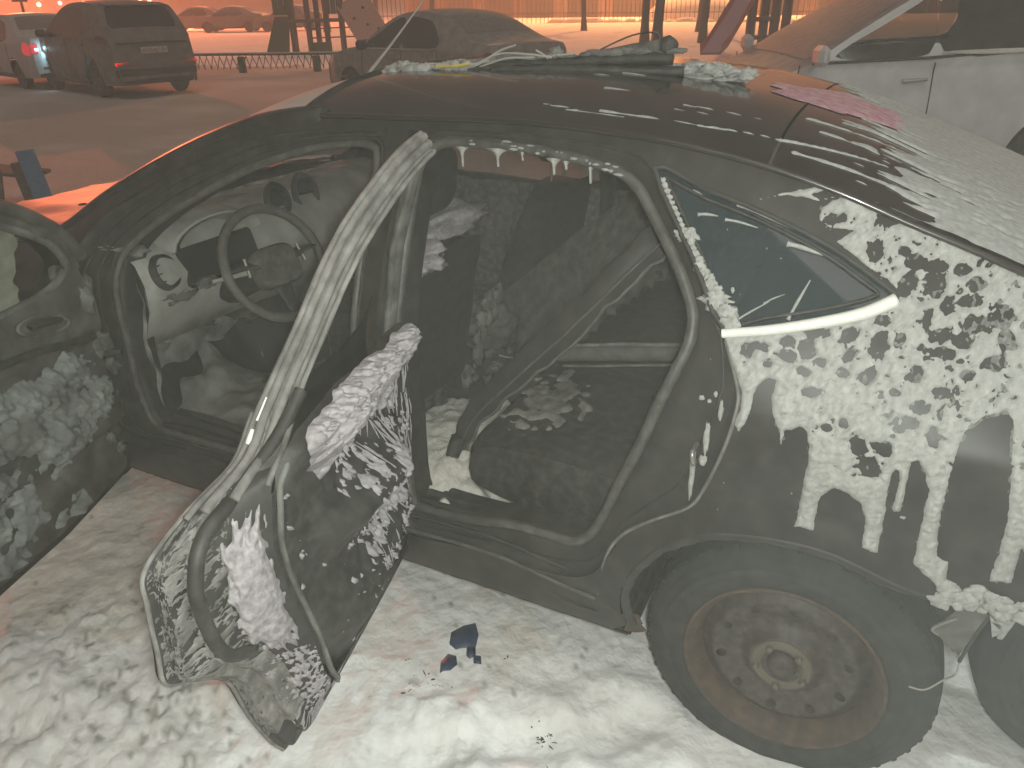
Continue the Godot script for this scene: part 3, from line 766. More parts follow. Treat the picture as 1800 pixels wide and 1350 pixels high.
	var pp := func(x: float, z: float, f: float) -> Vector3: return Vector3(x, topy(x, z) + 0.002 + 0.005 * (1.0 - exp(-maxf(f, 0.0) / 0.01)) * (1.0 + 0.4 * n3(x * 5, z * 9, 6)), z)
	wpart("pink_foam", sheet(pp, pk, lin(-0.4, 0.12, 70), lin(-0.55, -1.15, 60)), M.foam_dyed, car)
	# frozen drips under the top of the rear opening
	var dr := MB.new()
	for d in [[-0.9, 0.02, 0.045], [-0.805, 0.032, 0.04], [-0.66, 0.022, 0.035], [-0.63, 0.01, 0.012], [-0.57, 0.007, 0.035], [-0.74, 0.005, 0.012]]:
		var y0 := interp(d[0], [-0.95, -0.77, -0.556, -0.495], [1.336, 1.337, 1.313, 1.299]) - 0.008
		var c := sp(d[0], y0, -0.052)
		dr.join(loft([[c + Vector3(-d[1], 0, 0.004), c + Vector3(0, 0.002, 0.008), c + Vector3(d[1], 0, 0.004), c + Vector3(0, 0, -0.004)], [c + Vector3(-d[1] * 0.4, -0.008, 0.005), c + Vector3(0, -0.008, 0.009), c + Vector3(d[1] * 0.4, -0.008, 0.005), c + Vector3(0, -0.008, 0)], [c + Vector3(-0.004, -0.018, 0.004), c + Vector3(0, -0.018, 0.008), c + Vector3(0.004, -0.018, 0.004), c + Vector3(0, -0.018, 0)], [c + Vector3(-0.003, -d[2], 0.004), c + Vector3(0, -d[2], 0.006), c + Vector3(0.003, -d[2], 0.004), c + Vector3(0, -d[2], 0.002)]], true))
	for i in 22:
		var x := r2.randf_range(-0.9, -0.5)
		blob(sp(x, interp(x, [-0.95, -0.77, -0.556, -0.495], [1.336, 1.337, 1.313, 1.299]) + r2.randf_range(-0.004, 0.01), -0.04), Vector3(r2.randf_range(0.003, 0.012), 0.003, 0.003), 0.5, 4.0, 7, false, dr)
	stuff("frozen_drips", dr, M.foam, car)

func build_interior(car: Node3D) -> void:
	# floor pan with tunnel, firewall, bulkhead
	var fl := func(x: float, z: float, _f: float) -> Vector3:
		return Vector3(x, 0.27 + 0.16 * exp(-pow((z - ZC) / 0.14, 2)) + 0.012 * n3(x * 0.8, z * 0.8, 0.0) + 0.25 * smoothstep(-2.1, -2.4, x) + 0.16 * smoothstep(-0.75, -0.55, x), z)
	wpart("floor_pan", sheet(fl, null, lin(-2.42, -0.2, 70), lin(-0.1, -1.66, 50)), M.soot_metal, car)
	var fire := func(z: float, y: float, _f: float) -> Vector3: return Vector3(-2.28 - 0.08 * smoothstep(0.45, 0.8, y) + 0.03 * n3(y * 1.3, z * 1.3, 5.0), y, z)
	wpart("firewall", sheet(fire, null, lin(-0.1, -1.66, 50), lin(0.3, 0.98, 30)), M.footwell_frost, car)
	var kick := func(x: float, y: float, _f: float) -> Vector3: return Vector3(x, y, -0.12 + 0.03 * n3(x * 1.5, y * 1.5, 2.0))
	wpart("kick_panel", sheet(kick, null, lin(-2.36, -2.02, 18), lin(0.3, 0.95, 30)), M.footwell_frost, car)
	var bulk := func(z: float, y: float, _f: float) -> Vector3: return Vector3(-0.18 + 0.02 * n3(y, z, 5.0), y, z)
	wpart("rear_bulkhead", sheet(bulk, null, lin(-0.12, -1.62, 30), lin(0.3, 1.02, 20)), M.charred_trim, car)
	var shelf := func(x: float, z: float, _f: float) -> Vector3: return Vector3(x, 1.02 + 0.01 * n3(x * 2, z * 2, 0.0), z)
	wpart("parcel_shelf", sheet(shelf, null, lin(-0.3, 0.6, 24), lin(-0.2, -1.55, 30)), M.charred_trim, car)
	# far pillars
	for x in [-1.06, -0.3]:
		wpart("pillar_trim", tube([Vector3(x, 0.4, 2 * ZC + 0.1), Vector3(x, 0.95, 2 * ZC + 0.09), Vector3(x + 0.03, 1.34, 2 * ZC + 0.27)], 0.05, 8, false, null, 0.6), M.charred_trim, car)
	# ---- dashboard
	var d := node("dashboard", car)
	var prof := [[-2.42, 0.955], [-2.3, 0.985], [-2.16, 0.99], [-2.06, 0.972], [-2.0, 0.93], [-1.97, 0.87], [-1.975, 0.79], [-2.02, 0.7], [-2.1, 0.62], [-2.2, 0.58]]
	var rings := []
	for z in lin(-0.11, -1.63, 60):
		var ring := []
		for p in prof:
			var sag := 0.012 * n3(p[0], p[1], z * 0.7)
			var mid := exp(-pow((z + 0.85) / 0.2, 2))
			ring.append(Vector3(p[0] + sag + (0.03 * mid if p[1] < 0.95 else 0.0), p[1] + sag, z))
		rings.append(ring)
	wpart("top_pad", loft(rings), M.dash_ash, d)
	# instrument hood
	var bin := []
	for i in 12:
		var a := PI * i / 11.0
		bin.append([Vector3(-2.12, 0.96 + 0.075 * sin(a), -0.43 + 0.2 * cos(a)), Vector3(-1.98, 0.94 + 0.085 * sin(a), -0.43 + 0.195 * cos(a)), Vector3(-1.96, 0.945 + 0.072 * sin(a), -0.43 + 0.18 * cos(a)), Vector3(-2.06, 0.90 + 0.09 * sin(a), -0.43 + 0.17 * cos(a))])
	wpart("instrument_hood", loft(bin), M.dash_ash, d)
	wpart("instrument_panel", cbox(Vector3(-1.985, 0.875, -0.43), Vector3(0.03, 0.13, 0.33), 0.012, Basis(Vector3(0, 0, 1), 0.3)), M.black_hole, d)
	# air vents: a round one by the pillar, two ovals on the pad
	for v in [[Vector3(-1.985, 0.888, -0.205), 0.052, 1.0, 0.25, 0.35], [Vector3(-2.02, 0.985, -0.775), 0.05, 1.25, -0.1, 0.2], [Vector3(-2.03, 0.98, -0.94), 0.055, 1.3, -0.1, 0.2]]:
		var w := wpart("air_vent", lathe([[v[1] * 0.86, -0.03], [v[1] * 0.86, 0.004], [v[1] * 0.94, 0.012], [v[1] * 1.06, 0.008], [v[1] * 1.14, -0.012]], 36).moved(Transform3D(Basis(Vector3.UP, PI / 2 + v[3]) * Basis(Vector3.RIGHT, -v[4]) * Basis.from_scale(Vector3(1, v[2], 1)), v[0])), M.charred_trim, d)
		var h := lathe([[0.0, -0.028], [v[1] * 0.87, -0.028]], 24)
		for s in 3: cbox(Vector3(0, (s - 1) * v[1] * 0.5, -0.012), Vector3(v[1] * 1.5, 0.004, 0.02), 0.001, Basis(), h)
		wpart("louvre", h.moved(Transform3D(Basis(Vector3.UP, PI / 2 + v[3]) * Basis(Vector3.RIGHT, -v[4]) * Basis.from_scale(Vector3(1, v[2], 1)), v[0])), M.black_hole, w)
	# melted knee panel and sagging switch pod
	var knee := func(z: float, t: float, _f: float) -> Vector3:
		return Vector3(-2.0 - 0.15 * t + 0.03 * n3(z * 2, t, 3.0), lerpf(0.84, 0.55, t) + 0.03 * n3(z * 3, t * 0.5, 9.0) - 0.05 * sin((z + 0.2) * 8.0) * t, z)
	var knee_keep := func(z: float, t: float) -> float: return 0.55 + 0.8 * n3(z * 2.5, t * 0.6, 12.0) - t * 0.7
	wpart("knee_panel", sheet(knee, knee_keep, lin(-0.14, -0.75, 60), lin(0, 1, 40)), M.frosted_soot, d)
	wpart("switch_pod", blob(Vector3(-1.99, 0.80, -0.24), Vector3(0.03, 0.02, 0.07), 0.6, 3.0, 14), M.frosted_soot, d)
	wpart("switch_pod", blob(Vector3(-1.93, 0.83, -0.31), Vector3(0.03, 0.016, 0.035), 0.6, 3.0, 14), M.frosted_soot, d)
	# snow on the pad along the pillar
	wpart("frost_patch", blob(Vector3(-2.05, 0.975, -0.12), Vector3(0.09, 0.02, 0.03), 0.8, 2.0, 18), M.frost_rail, d)
	# ---- steering wheel
	var sw := node("steering_wheel", car)
	var ax := Vector3(0.86, 0.42, 0.12).normalized()
	var sb := Basis(ax.cross(Vector3.UP).normalized() * -1.0, Vector3.ZERO, ax)
	sb.y = sb.z.cross(sb.x)
	var st := Transform3D(sb, Vector3(-1.735, 0.885, -0.425))
	var loop := []
	for i in 48: loop.append(st * Vector3(cos(TAU * i / 48) * 0.182, sin(TAU * i / 48) * 0.182, 0.0))
	wpart("rim", tube(loop, 0.0155, 10, true), M.wheel_ash, sw)
	var pad := MB.new()
	var prev := []
	for lv in [[0.075, 0.06, 0.018, 0.0], [0.085, 0.068, 0.008, -0.0], [0.082, 0.065, -0.03, 0.0]]:
		var ring := []
		for i in 28:
			var a := TAU * i / 28
			ring.append(st * Vector3(signf(cos(a)) * pow(absf(cos(a)), 0.55) * lv[0], signf(sin(a)) * pow(absf(sin(a)), 0.55) * lv[1] - 0.01, lv[2]))
		prev.append(ring)
	loft(prev, true, pad)
	pad.face(prev[0])
	wpart("airbag_cover", pad, M.ash_cloth, sw)
	for s in [-1.0, 1.0]:
		wpart("spoke", tube([st * Vector3(0.07 * s, 0.01, -0.008), st * Vector3(0.13 * s, 0.02, -0.006), st * Vector3(0.175 * s, 0.02, 0.0)], [0.034, 0.024, 0.016], 8, false, null, 0.35), M.charred_trim, sw)
		wpart("spoke_insert", tube([st * Vector3(0.105 * s, 0.04, 0.004), st * Vector3(0.112 * s, -0.02, 0.004)], 0.006, 8), M.bare_steel, sw)
	wpart("spoke", tube([st * Vector3(0, -0.06, -0.01), st * Vector3(0, -0.12, -0.01), st * Vector3(0, -0.178, 0.0)], [0.04, 0.03, 0.02], 8, false, null, 0.35), M.charred_trim, sw)
	wpart("steering_column", tube([st * Vector3(0, 0, -0.03), st * Vector3(0, 0.0, -0.3)], [0.05, 0.06], 12), M.charred_trim, sw)
	wpart("wiper_stalk", tube([st * Vector3(-0.05, 0, -0.05), st * Vector3(-0.2, 0.01, -0.06)], [0.009, 0.006], 8), M.dash_ash, sw)
	# ---- front seats
	for z in [-0.42, -1.3]:
		var s := node("front_seat", car)
		var rg := []
		for t in lin(0, 1, 14):
			var ring := []
			var hw := lerpf(0.235, 0.215, t) * (1.0 - 0.12 * smoothstep(0.85, 1.0, t))
			var th := lerpf(0.11, 0.065, t)
			for i in 24:
				var a := TAU * i / 24
				var dx := signf(cos(a)) * pow(absf(cos(a)), 0.6) * th; var dz := signf(sin(a)) * pow(absf(sin(a)), 0.5) * hw
				var c := Vector3(lerpf(-1.24, -1.11, t) + dx, lerpf(0.56, 1.04, t) - 0.05 * smoothstep(0.7, 1.0, t) * pow(absf(dz) / hw, 3), z + dz)
				ring.append(c + Vector3(1, 1, 0) * 0.012 * n3(c.x, c.y, c.z))
			rg.append(ring)
		var bb := loft(rg, true)
		bb.face(rg[14])
		wpart("backrest", bb, M.seat_char, s)
		var hr := []
		for t in lin(0, 1, 12):
			var ring := []
			var g := sqrt(maxf(0.02, 1.0 - pow(absf(2.0 * t - 1.0), 4.0)))
			for i in 20:
				var a := TAU * i / 20
				ring.append(Vector3(-1.13 + 0.055 * g * cos(a) + 0.03 * t, lerpf(1.10, 1.30, t), z + 0.02 + 0.12 * g * signf(sin(a)) * pow(absf(sin(a)), 0.6)))
			rg = []
			hr.append(ring)
		wpart("headrest", loft(hr, true), M.seat_char, s)
		for o in [-0.05, 0.06]: wpart("headrest_rod", tube([Vector3(-1.13, 1.0, z + o), Vector3(-1.12, 1.13, z + o)], 0.006, 8), M.bare_steel, s)
		wpart("cushion", cbox(Vector3(-1.47, 0.44, z), Vector3(0.5, 0.16, 0.46), 0.05), M.ash_cloth, s)
		wpart("seat_rail", cbox(Vector3(-1.42, 0.33, z), Vector3(0.5, 0.06, 0.4), 0.01), M.charred_trim, s)
		if z < -1.0: continue
		wpart("snow_cap", blob(Vector3(-1.09, 1.03, z + 0.15), Vector3(0.085, 0.045, 0.1), 0.5, 2.0, 24), M.foam_pinkish, s)
		wpart("snow_cap", blob(Vector3(-1.13, 1.075, z - 0.04), Vector3(0.09, 0.045, 0.2), 0.5, 1.6, 24), M.foam_pinkish, s)
	var tear := MB.new()
	for i in 26:
		var t := rng.randf()
		blob(Vector3(-1.03 - 0.05 * t + rng.randf_range(-0.01, 0.01), lerpf(0.84, 0.55, t), lerpf(-0.62, -0.5, t) + rng.randf_range(-0.03, 0.03)), Vector3(0.012, 0.02, 0.014) * rng.randf_range(0.5, 1.3), 0.7, 2.0, 8, false, tear)
	stuff("burst_stuffing", tear, M.frosted_soot, car)
	# centre console with a snow-capped armrest
	var con := node("centre_console", car)
	wpart("console_body", cbox(Vector3(-1.5, 0.44, ZC), Vector3(0.8, 0.26, 0.2), 0.04), M.charred_trim, con)
	wpart("armrest", blob(Vector3(-1.2, 0.60, ZC + 0.02), Vector3(0.12, 0.085, 0.1), 0.25, 1.5, 22), M.ash_cloth, con)
	wpart("snow_cap", blob(Vector3(-1.2, 0.635, ZC + 0.03), Vector3(0.11, 0.065, 0.09), 0.3, 1.5, 22), M.frosted_panel, con)
	var crumbs := MB.new()
	for i in 40:
		blob(Vector3(-1.13 + rng.randf_range(-0.1, 0.1), 0.5 + rng.randf_range(-0.07, 0.05), ZC + 0.09 + rng.randf_range(-0.03, 0.12)), Vector3(0.014, 0.013, 0.014) * rng.randf_range(0.4, 1.5), 0.7, 2.0, 8, false, crumbs)
	stuff("console_rubble", crumbs, M.frosted_soot, con)
	# ---- rear bench
	var rb := node("rear_bench", car)
	var cs := []
	for z in lin(-0.14, -1.58, 40):
		var ring := []
		var e := sqrt(clampf((-0.14 - z) / 0.1, 0.0, 1.0))
		for i in 22:
			var a := TAU * i / 22
			var p := Vector3(-0.62 + 0.27 * signf(cos(a)) * pow(absf(cos(a)), 0.55) * lerpf(0.9, 1.0, e), 0.49 + 0.1 * signf(sin(a)) * pow(absf(sin(a)), 0.6) * lerpf(0.82, 1.0, e) + 0.02, z)
			ring.append(p + Vector3(0.5, 1, 0) * 0.016 * n3(p.x, p.y, p.z))
		cs.append(ring)
	var cb := loft(cs, true)
	cb.face(cs[0])
	wpart("cushion", cb, M.charred_trim, rb)
	var bk := func(z: float, t: float, _f: float) -> Vector3:
		return Vector3(lerpf(-0.42, -0.22, t) - 0.03 * sin(t * PI) + 0.02 * n3(z, t, 4.0), lerpf(0.58, 1.06, t), z)
	wpart("backrest", sheet(bk, null, lin(-0.16, -1.58, 60), lin(0, 1, 26)), M.ash_cloth, rb)
	wpart("seat_frame", tube([Vector3(-0.38, 0.79, -0.5), Vector3(-0.55, 0.762, -0.5), Vector3(-0.76, 0.72, -0.5)], 0.03, 10, false, null, 0.9), M.wheel_ash, rb)
	wpart("seat_frame", tube([Vector3(-0.38, 0.817, -0.485), Vector3(-0.55, 0.79, -0.485), Vector3(-0.76, 0.748, -0.485)], 0.006, 6), M.frost_rail, rb)
	wpart("seat_frame", tube([Vector3(-0.38, 0.765, -0.472), Vector3(-0.5, 0.742, -0.472), Vector3(-0.62, 0.715, -0.475), Vector3(-0.74, 0.69, -0.48)], 0.004, 6), M.frost_rail, rb)
	var fk := func(x: float, z: float) -> float: return 0.03 - Vector2((x + 0.74) * 0.35, (z + 0.42) * 0.2).length() + 0.035 * n3(x * 5, z * 5, 31.0)
	var fp := func(x: float, z: float, f: float) -> Vector3: return Vector3(x, 0.605 + 0.012 * (1.0 - exp(-maxf(f, 0) / 0.006)) + 0.006 * n3(x * 6, z * 6, 3.0), z)
	wpart("snow_patch", sheet(fp, fk, lin(-0.9, -0.5, 60), lin(-0.2, -0.75, 60)), M.frost_rail, rb)
	var rub := MB.new()
	for i in 14: blob(Vector3(-0.46 + rng.randf_range(-0.06, 0.03), 0.55 + rng.randf_range(-0.015, 0.03), -0.165 + rng.randf_range(-0.01, 0.01)), Vector3(0.014, 0.007, 0.01) * rng.randf_range(0.5, 1.3), 0.7, 2.0, 8, false, rub)
	stuff("cushion_rubble", rub, M.frost_rail, rb)
	# ---- fallen headliner strip leaning from the shelf into the footwell, and the torn cloth behind it
	var hs := node("fallen_headliner", car)
	var path := curve3([Vector3(-0.42, 1.16, -0.42), Vector3(-0.5, 1.07, -0.33), Vector3(-0.647, 0.9, -0.3), Vector3(-0.812, 0.722, -0.3), Vector3(-0.944, 0.569, -0.3), Vector3(-1.0, 0.43, -0.29), Vector3(-1.05, 0.3, -0.27)], 7)
	var ra := []; var rb2 := []; var rc := []; var re := []
	for i in path.size():
		var u := float(i) / path.size()
		var w := 0.04 + 0.016 * n3(u * 3, 0, 0) - 0.018 * smoothstep(0.8, 1.0, u)
		ra.append(path[i] + Vector3(-0.6, 0.55, 0.1) * w + Vector3(0, 0.005 * n3(u * 9, 1, 0), 0))
		rb2.append(path[i] + Vector3(-0.1, 0.1, 0.45) * w)
		rc.append(path[i] + Vector3(0.25, -0.2, 0.3) * w)
		re.append(path[i] + Vector3(0.75, -0.6, -0.1) * w + Vector3(0.006 * n3(u * 12, 2, 0), 0, 0))
	wpart("strip", loft([ra, rb2, rc, re]), M.soot_metal, hs)
	var ridge := []
	for i in path.size(): ridge.append(path[i] + Vector3(0.2, -0.15, 0.35) * 0.05)
	wpart("strip_edge", tube(ridge, 0.003, 6), M.wheel_ash, hs)
	wpart("strip_edge", tube(re, 0.005, 6), M.wheel_ash, hs)
	wpart("prong", tube(curve3([Vector3(-0.98, 0.5, -0.28), Vector3(-1.0, 0.38, -0.22), Vector3(-0.995, 0.29, -0.17)], 6), [0.022, 0.022, 0.022, 0.02, 0.02, 0.018, 0.018, 0.016, 0.015, 0.013, 0.012, 0.01, 0.008], 8), M.soot_metal, hs)
	var sail := func(t: float, u: float, _f: float) -> Vector3:
		var a := Vector3(-0.55, 1.24, -1.0).lerp(Vector3(-1.33, 0.56, -1.0), t)
		var b := Vector3(-0.42, 1.0, -0.75).lerp(Vector3(-1.0, 0.45, -0.8), t)
		var p := a.lerp(b, u)
		return p + Vector3(0.5, 0.8, 0.3) * (0.05 * sin(u * 5.0 + t * 2.0) * (1.0 - t * 0.5) + 0.02 * n3(t * 2, u * 2, 6.0))
	var sail_keep := func(t: float, u: float) -> float: return minf(0.93 - u + 0.15 * n3(t * 5, u, 0.0), minf(t, 1.0 - t) + 0.06)
	wpart("torn_cloth", sheet(sail, sail_keep, lin(0, 1, 50), lin(0, 1, 40)), M.ash_cloth, hs)
	var sag := []
	for u in lin(0, 1, 16): sag.append(Vector3(-0.86 - 0.22 * u, 0.66 - 0.06 * sin(u * PI * 0.7) - 0.05 * u, -0.72))
	wpart("hanging_wire", tube(sag, 0.003, 5), M.dash_ash, hs)
	# snow blown onto the floor
	var sk := func(x: float, z: float) -> float: return 0.26 - Vector2((x + 1.08) * 0.95, (z + 0.36) * 0.62).length() + 0.05 * n3(x * 3, z * 3, 2.0)
	var spz := func(x: float, z: float, f: float) -> Vector3: return Vector3(x, 0.275 + 0.19 * (1.0 - exp(-maxf(f, 0) / 0.06)) + 0.014 * n3(x * 4, z * 4, 1.0), z)
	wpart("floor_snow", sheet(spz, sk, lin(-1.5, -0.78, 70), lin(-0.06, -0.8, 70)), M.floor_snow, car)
	var sk2 := func(x: float, z: float) -> float: return 0.3 - Vector2((x + 1.82) * 0.7, (z + 0.45) * 0.7).length() + 0.08 * n3(x * 1.2, z * 1.2, 9.0)
	var sp2 := func(x: float, z: float, f: float) -> Vector3: return Vector3(x, 0.28 + 0.07 * (1.0 - exp(-maxf(f, 0) / 0.06)) + 0.02 * n3(x * 1.8, z * 1.8, 4.0) + 0.18 * smoothstep(-2.05, -2.3, x), z)
	wpart("floor_snow", sheet(sp2, sk2, lin(-2.3, -1.35, 60), lin(-0.1, -0.85, 50)), M.footwell_frost, car)
	# mirror stub hanging from the screen
	wpart("mirror_stub", tube(curve3([Vector3(-1.55, 1.36, -0.8), Vector3(-1.54, 1.33, -0.8), Vector3(-1.52, 1.31, -0.78)], 4), 0.008, 6), M.dash_ash, car)

func tumble(y: float) -> float: return 0.165 * pow(maxf(0.0, (y - 0.92) / 0.45), 1.2)

const EDGE_OUT := [0.05, 1.398, 0.18, 1.376, 0.33, 1.305, 0.405, 1.23, 0.47, 1.11, 0.56, 1.0, 0.616, 0.93, 0.75, 0.922, 0.865, 0.897, 0.88, 0.84, 0.886, 0.75, 0.887, 0.69, 0.83, 0.64, 0.755, 0.557, 0.717, 0.42, 0.655, 0.268, 0.6, 0.24, 0.3, 0.23, 0.0, 0.23]
const EDGE_IN := [0.03, 1.335, 0.13, 1.305, 0.255, 1.235, 0.33, 1.16, 0.395, 1.055, 0.49, 0.985, 0.59, 0.965, 0.655, 0.94, 0.675, 0.88, 0.688, 0.82, 0.675, 0.74, 0.652, 0.66, 0.625, 0.57, 0.61, 0.5, 0.597, 0.44, 0.58, 0.405, 0.56, 0.39, 0.3, 0.4, 0.02, 0.42]
func edge_at(a: Array, s: float) -> Vector2:
	var n := a.size() / 2
	var i := clampi(int(floor(s)), 0, n - 2)
	var t := s - i
	var g := func(k: int) -> Vector2:
		k = clampi(k, 0, n - 1)
		return Vector2(a[2 * k], a[2 * k + 1])
	return g.call(i).cubic_interpolate(g.call(i + 1), g.call(i - 1), g.call(i + 2), t)
# the shut face of the open rear door: s runs round its edge, f from the outer skin to the inner panel
func shut_face(s: float, f: float) -> Vector3:
	var o := edge_at(EDGE_OUT, s); var i := edge_at(EDGE_IN, s)
	var slim := lerpf(0.7, 1.0, smoothstep(4.5, 7.0, s))
	var p := o.lerp(i, slim * interp(f, [0.0, 0.06, 0.1, 0.3, 0.36, 0.5, 0.56, 0.8, 1.0], [0.0, 0.0, 0.06, 0.1, 0.28, 0.32, 0.52, 0.8, 1.0]))
	var n := lerpf(0.45, 1.0, smoothstep(4.0, 7.0, s)) * interp(f, [0.0, 0.06, 0.1, 0.3, 0.36, 0.5, 0.56, 0.8, 1.0], [0.0, 0.006, 0.008, 0.026, 0.03, 0.052, 0.056, 0.082, 0.1])
	return Vector3(p.x, p.y, -(n + tumble(p.y)))

func panel_n(d: float, y: float) -> float:
	var n := 0.1 + tumble(y)
	n += 0.075 * exp(-pow((d - 0.34) / 0.17, 4)) * exp(-pow((y - 0.72) / 0.05, 2))
	n += 0.035 * exp(-pow((d - 0.33) / 0.2, 4)) * exp(-pow((y - 0.5) / 0.07, 4))
	n += 0.035 * smoothstep(0.86, 0.92, y) * smoothstep(1.02, 0.96, y)
	n -= 0.03 * exp(-pow((d - 0.3) / 0.1, 2) - pow((y - 0.82) / 0.04, 2))
	n -= 0.03 * smoothstep(0.5, 0.6, d) * smoothstep(0.95, 0.85, y) * 0.5
	return n + 0.012 * n3(d * 1.5, y * 1.5, 8.0) + 0.004 * n3(d * 6, y * 6, 18.0)

func build_rear_door(car: Node3D) -> void:
	var D := node("open_rear_door", car)
	D.set_meta("label", "open rear door caked with frost and foam")
	D.global_transform = Transform3D(Basis(Vector3.UP, deg_to_rad(-76)), Vector3(-1.04, 0, 0))
	var outline := PackedVector2Array()
	for s in lin(0, 18, 110): outline.append(edge_at(EDGE_OUT, s))
	var ob := bbox(outline)
	var win := rounded(pts([0.055, 0.98, 0.055, 1.3, 0.13, 1.3, 0.25, 1.23, 0.325, 1.155, 0.39, 1.05, 0.46, 0.985]), 3)
	var wb := bbox(win)
	var sk := func(d: float, y: float) -> float: return minf(sd(outline, Vector2(d, y), ob), -sd(win, Vector2(d, y), wb))
	var spos := func(d: float, y: float, _f: float) -> Vector3: return Vector3(d, y, -tumble(y) + 0.012 * sin(clampf((y - 0.3) / 0.6, 0, 1) * PI))
	part("outer_skin", sheet(spos, sk, lin(-0.01, 0.9, 80), lin(0.22, 1.38, 100)), M.burnt_paint, D)
	var face := func(s: float, f: float, _k: float) -> Vector3:
		var p := shut_face(s, f)
		return p + Vector3(1, 1, -1) * 0.0012 * n3(p.x * 8, p.y * 8, p.z * 8)
	part("window_frame", sheet(face, null, lin(0, 6.6, 90), lin(0, 1, 40)), M.frost_rail, D)
	part("shut_face", sheet(face, null, lin(6.6, 18, 130), lin(0, 1, 40)), M.soot_metal, D)
	# long ribs of the window channel
	for f in [0.1, 0.34, 0.58, 0.93]:
		var rib := []
		for s in lin(0.05, 7.2, 60): rib.append(shut_face(s, f) + Vector3(0.004, 0.003, -0.004))
		part("channel_rib", tube(rib, 0.009 if f in [0.34, 0.58] else 0.0055, 8), M.frost_rail, D)
	# skin lip with a frosted rim
	var lip := []
	for s in lin(5.0, 16.0, 90): lip.append(shut_face(s, 0.03) + Vector3(0.001, 0, 0.002))
	part("skin_lip", tube(lip, 0.0045, 6), M.frost_rail, D)
	# weather seal on the shut face
	var sl := curve3([Vector3(0.5, 1.02, -0.085), Vector3(0.576, 0.965, -0.07), Vector3(0.682, 0.925, -0.055), Vector3(0.79, 0.908, -0.052), Vector3(0.83, 0.85, -0.05), Vector3(0.832, 0.79, -0.05), Vector3(0.818, 0.716, -0.05), Vector3(0.795, 0.668, -0.052), Vector3(0.745, 0.635, -0.06)], 6)
	part("weather_seal", tube(sl, 0.0125, 10), M.charred_trim, D)
	part("latch", cbox(Vector3(0.80, 0.79, -0.026), Vector3(0.03, 0.085, 0.03), 0.008, Basis(Vector3(0, 0, 1), 0.1)), M.black_hole, D)
	# inner panel
	var PI_ := rounded(pts([0.02, 0.965, 0.3, 0.985, 0.58, 0.985, 0.65, 0.945, 0.675, 0.88, 0.688, 0.82, 0.675, 0.74, 0.652, 0.66, 0.625, 0.57, 0.61, 0.5, 0.595, 0.43, 0.575, 0.405, 0.467, 0.365, 0.27, 0.45, 0.2, 0.5, 0.08, 0.58, 0.02, 0.7]), 3)
	var pb := bbox(PI_)
	var pk := func(d: float, y: float) -> float: return sd(PI_, Vector2(d, y), pb)
	var pp := func(d: float, y: float, f: float) -> Vector3: return Vector3(d, y, -panel_n(d, y) + 0.03 * exp(-maxf(f, 0.0) / 0.012))
	part("inner_panel", sheet(pp, pk, lin(0.0, 0.7, 110), lin(0.35, 1.0, 100)), M.charred_trim, D)
	var bead := []
	for s in lin(6.5, 15.5, 80):
		var e := shut_face(s, 1.0)
		bead.append(e + Vector3(-0.006, 0, -0.012))
	part("panel_edge", tube(bead, 0.006, 6), M.frosted_soot, D)
	# front upright of the window frame
	part("frame_upright", tube([Vector3(0.03, 0.93, -0.06), Vector3(0.03, 1.15, -0.1), Vector3(0.035, 1.335, -0.16)], 0.016, 8, false, null, 1.4), M.frosted_soot, D)
	part("frame_upright", tube([Vector3(0.075, 0.93, -0.07), Vector3(0.07, 1.15, -0.105), Vector3(0.07, 1.32, -0.165)], 0.008, 8), M.frosted_soot, D)
	# ---- foam and frost on the door
	var plume := rounded(pts([0.1, 0.99, 0.3, 1.0, 0.5, 1.0, 0.6, 0.985, 0.59, 0.93, 0.53, 0.87, 0.5, 0.83, 0.44, 0.86, 0.36, 0.84, 0.3, 0.88, 0.2, 0.9, 0.12, 0.93]), 3)
	var plb := bbox(plume)
	var plk := func(d: float, y: float) -> float: return sd(plume, Vector2(d, y), plb) + 0.012 * n3(d * 3, y * 3, 14.0)
	var plp := func(d: float, y: float, f: float) -> Vector3:
		var h := 0.05 * (1.0 - exp(-maxf(f, 0.0) / 0.03)) * (1.0 + 0.5 * n3(d * 2.2, y * 2.2, 3.0)) + (0.011 * n3(d * 11, y * 11, 4.0) + 0.006 * n3(d * 32, y * 32, 5.0)) * minf(1.0, maxf(f, 0.0) / 0.01)
		return Vector3(d, y + h * 0.7, -panel_n(d, y) - 0.001 - h)
	part("foam_plume", sheet(plp, plk, lin(0.06, 0.64, 170), lin(0.8, 1.03, 80)), M.foam_pinkish, D)
	var mk := func(d: float, y: float) -> float:
		var a := 0.8 * n3(d * 4.5, y * 4.5, 40.0) + 0.7 * n3(d * 17, y * 13, 41.0) + 0.3 * n3(d * 45, y * 30, 42.0)
		var region := exp(-pow((d - 0.26) / 0.17, 4)) * smoothstep(0.42, 0.55, y) * smoothstep(0.95, 0.8, y)
		return minf((a - 0.35 + 0.62 * region - 0.3) * 0.03, sd(PI_, Vector2(d, y), pb) - 0.004)
	var mp := func(d: float, y: float, f: float) -> Vector3:
		var h := 0.012 * (1.0 - exp(-maxf(f, 0.0) / 0.006)) * (1.0 + 0.5 * n3(d * 5, y * 5, 3.0))
		return Vector3(d, y, -panel_n(d, y) - 0.001 - h)
	part("melted_foam", sheet(mp, mk, lin(0.02, 0.62, 130), lin(0.4, 0.96, 130)), M.foam_pinkish, D).set_meta("kind", "stuff")
	# thin vertical frost threads on the front half of the panel
	var th := MB.new()
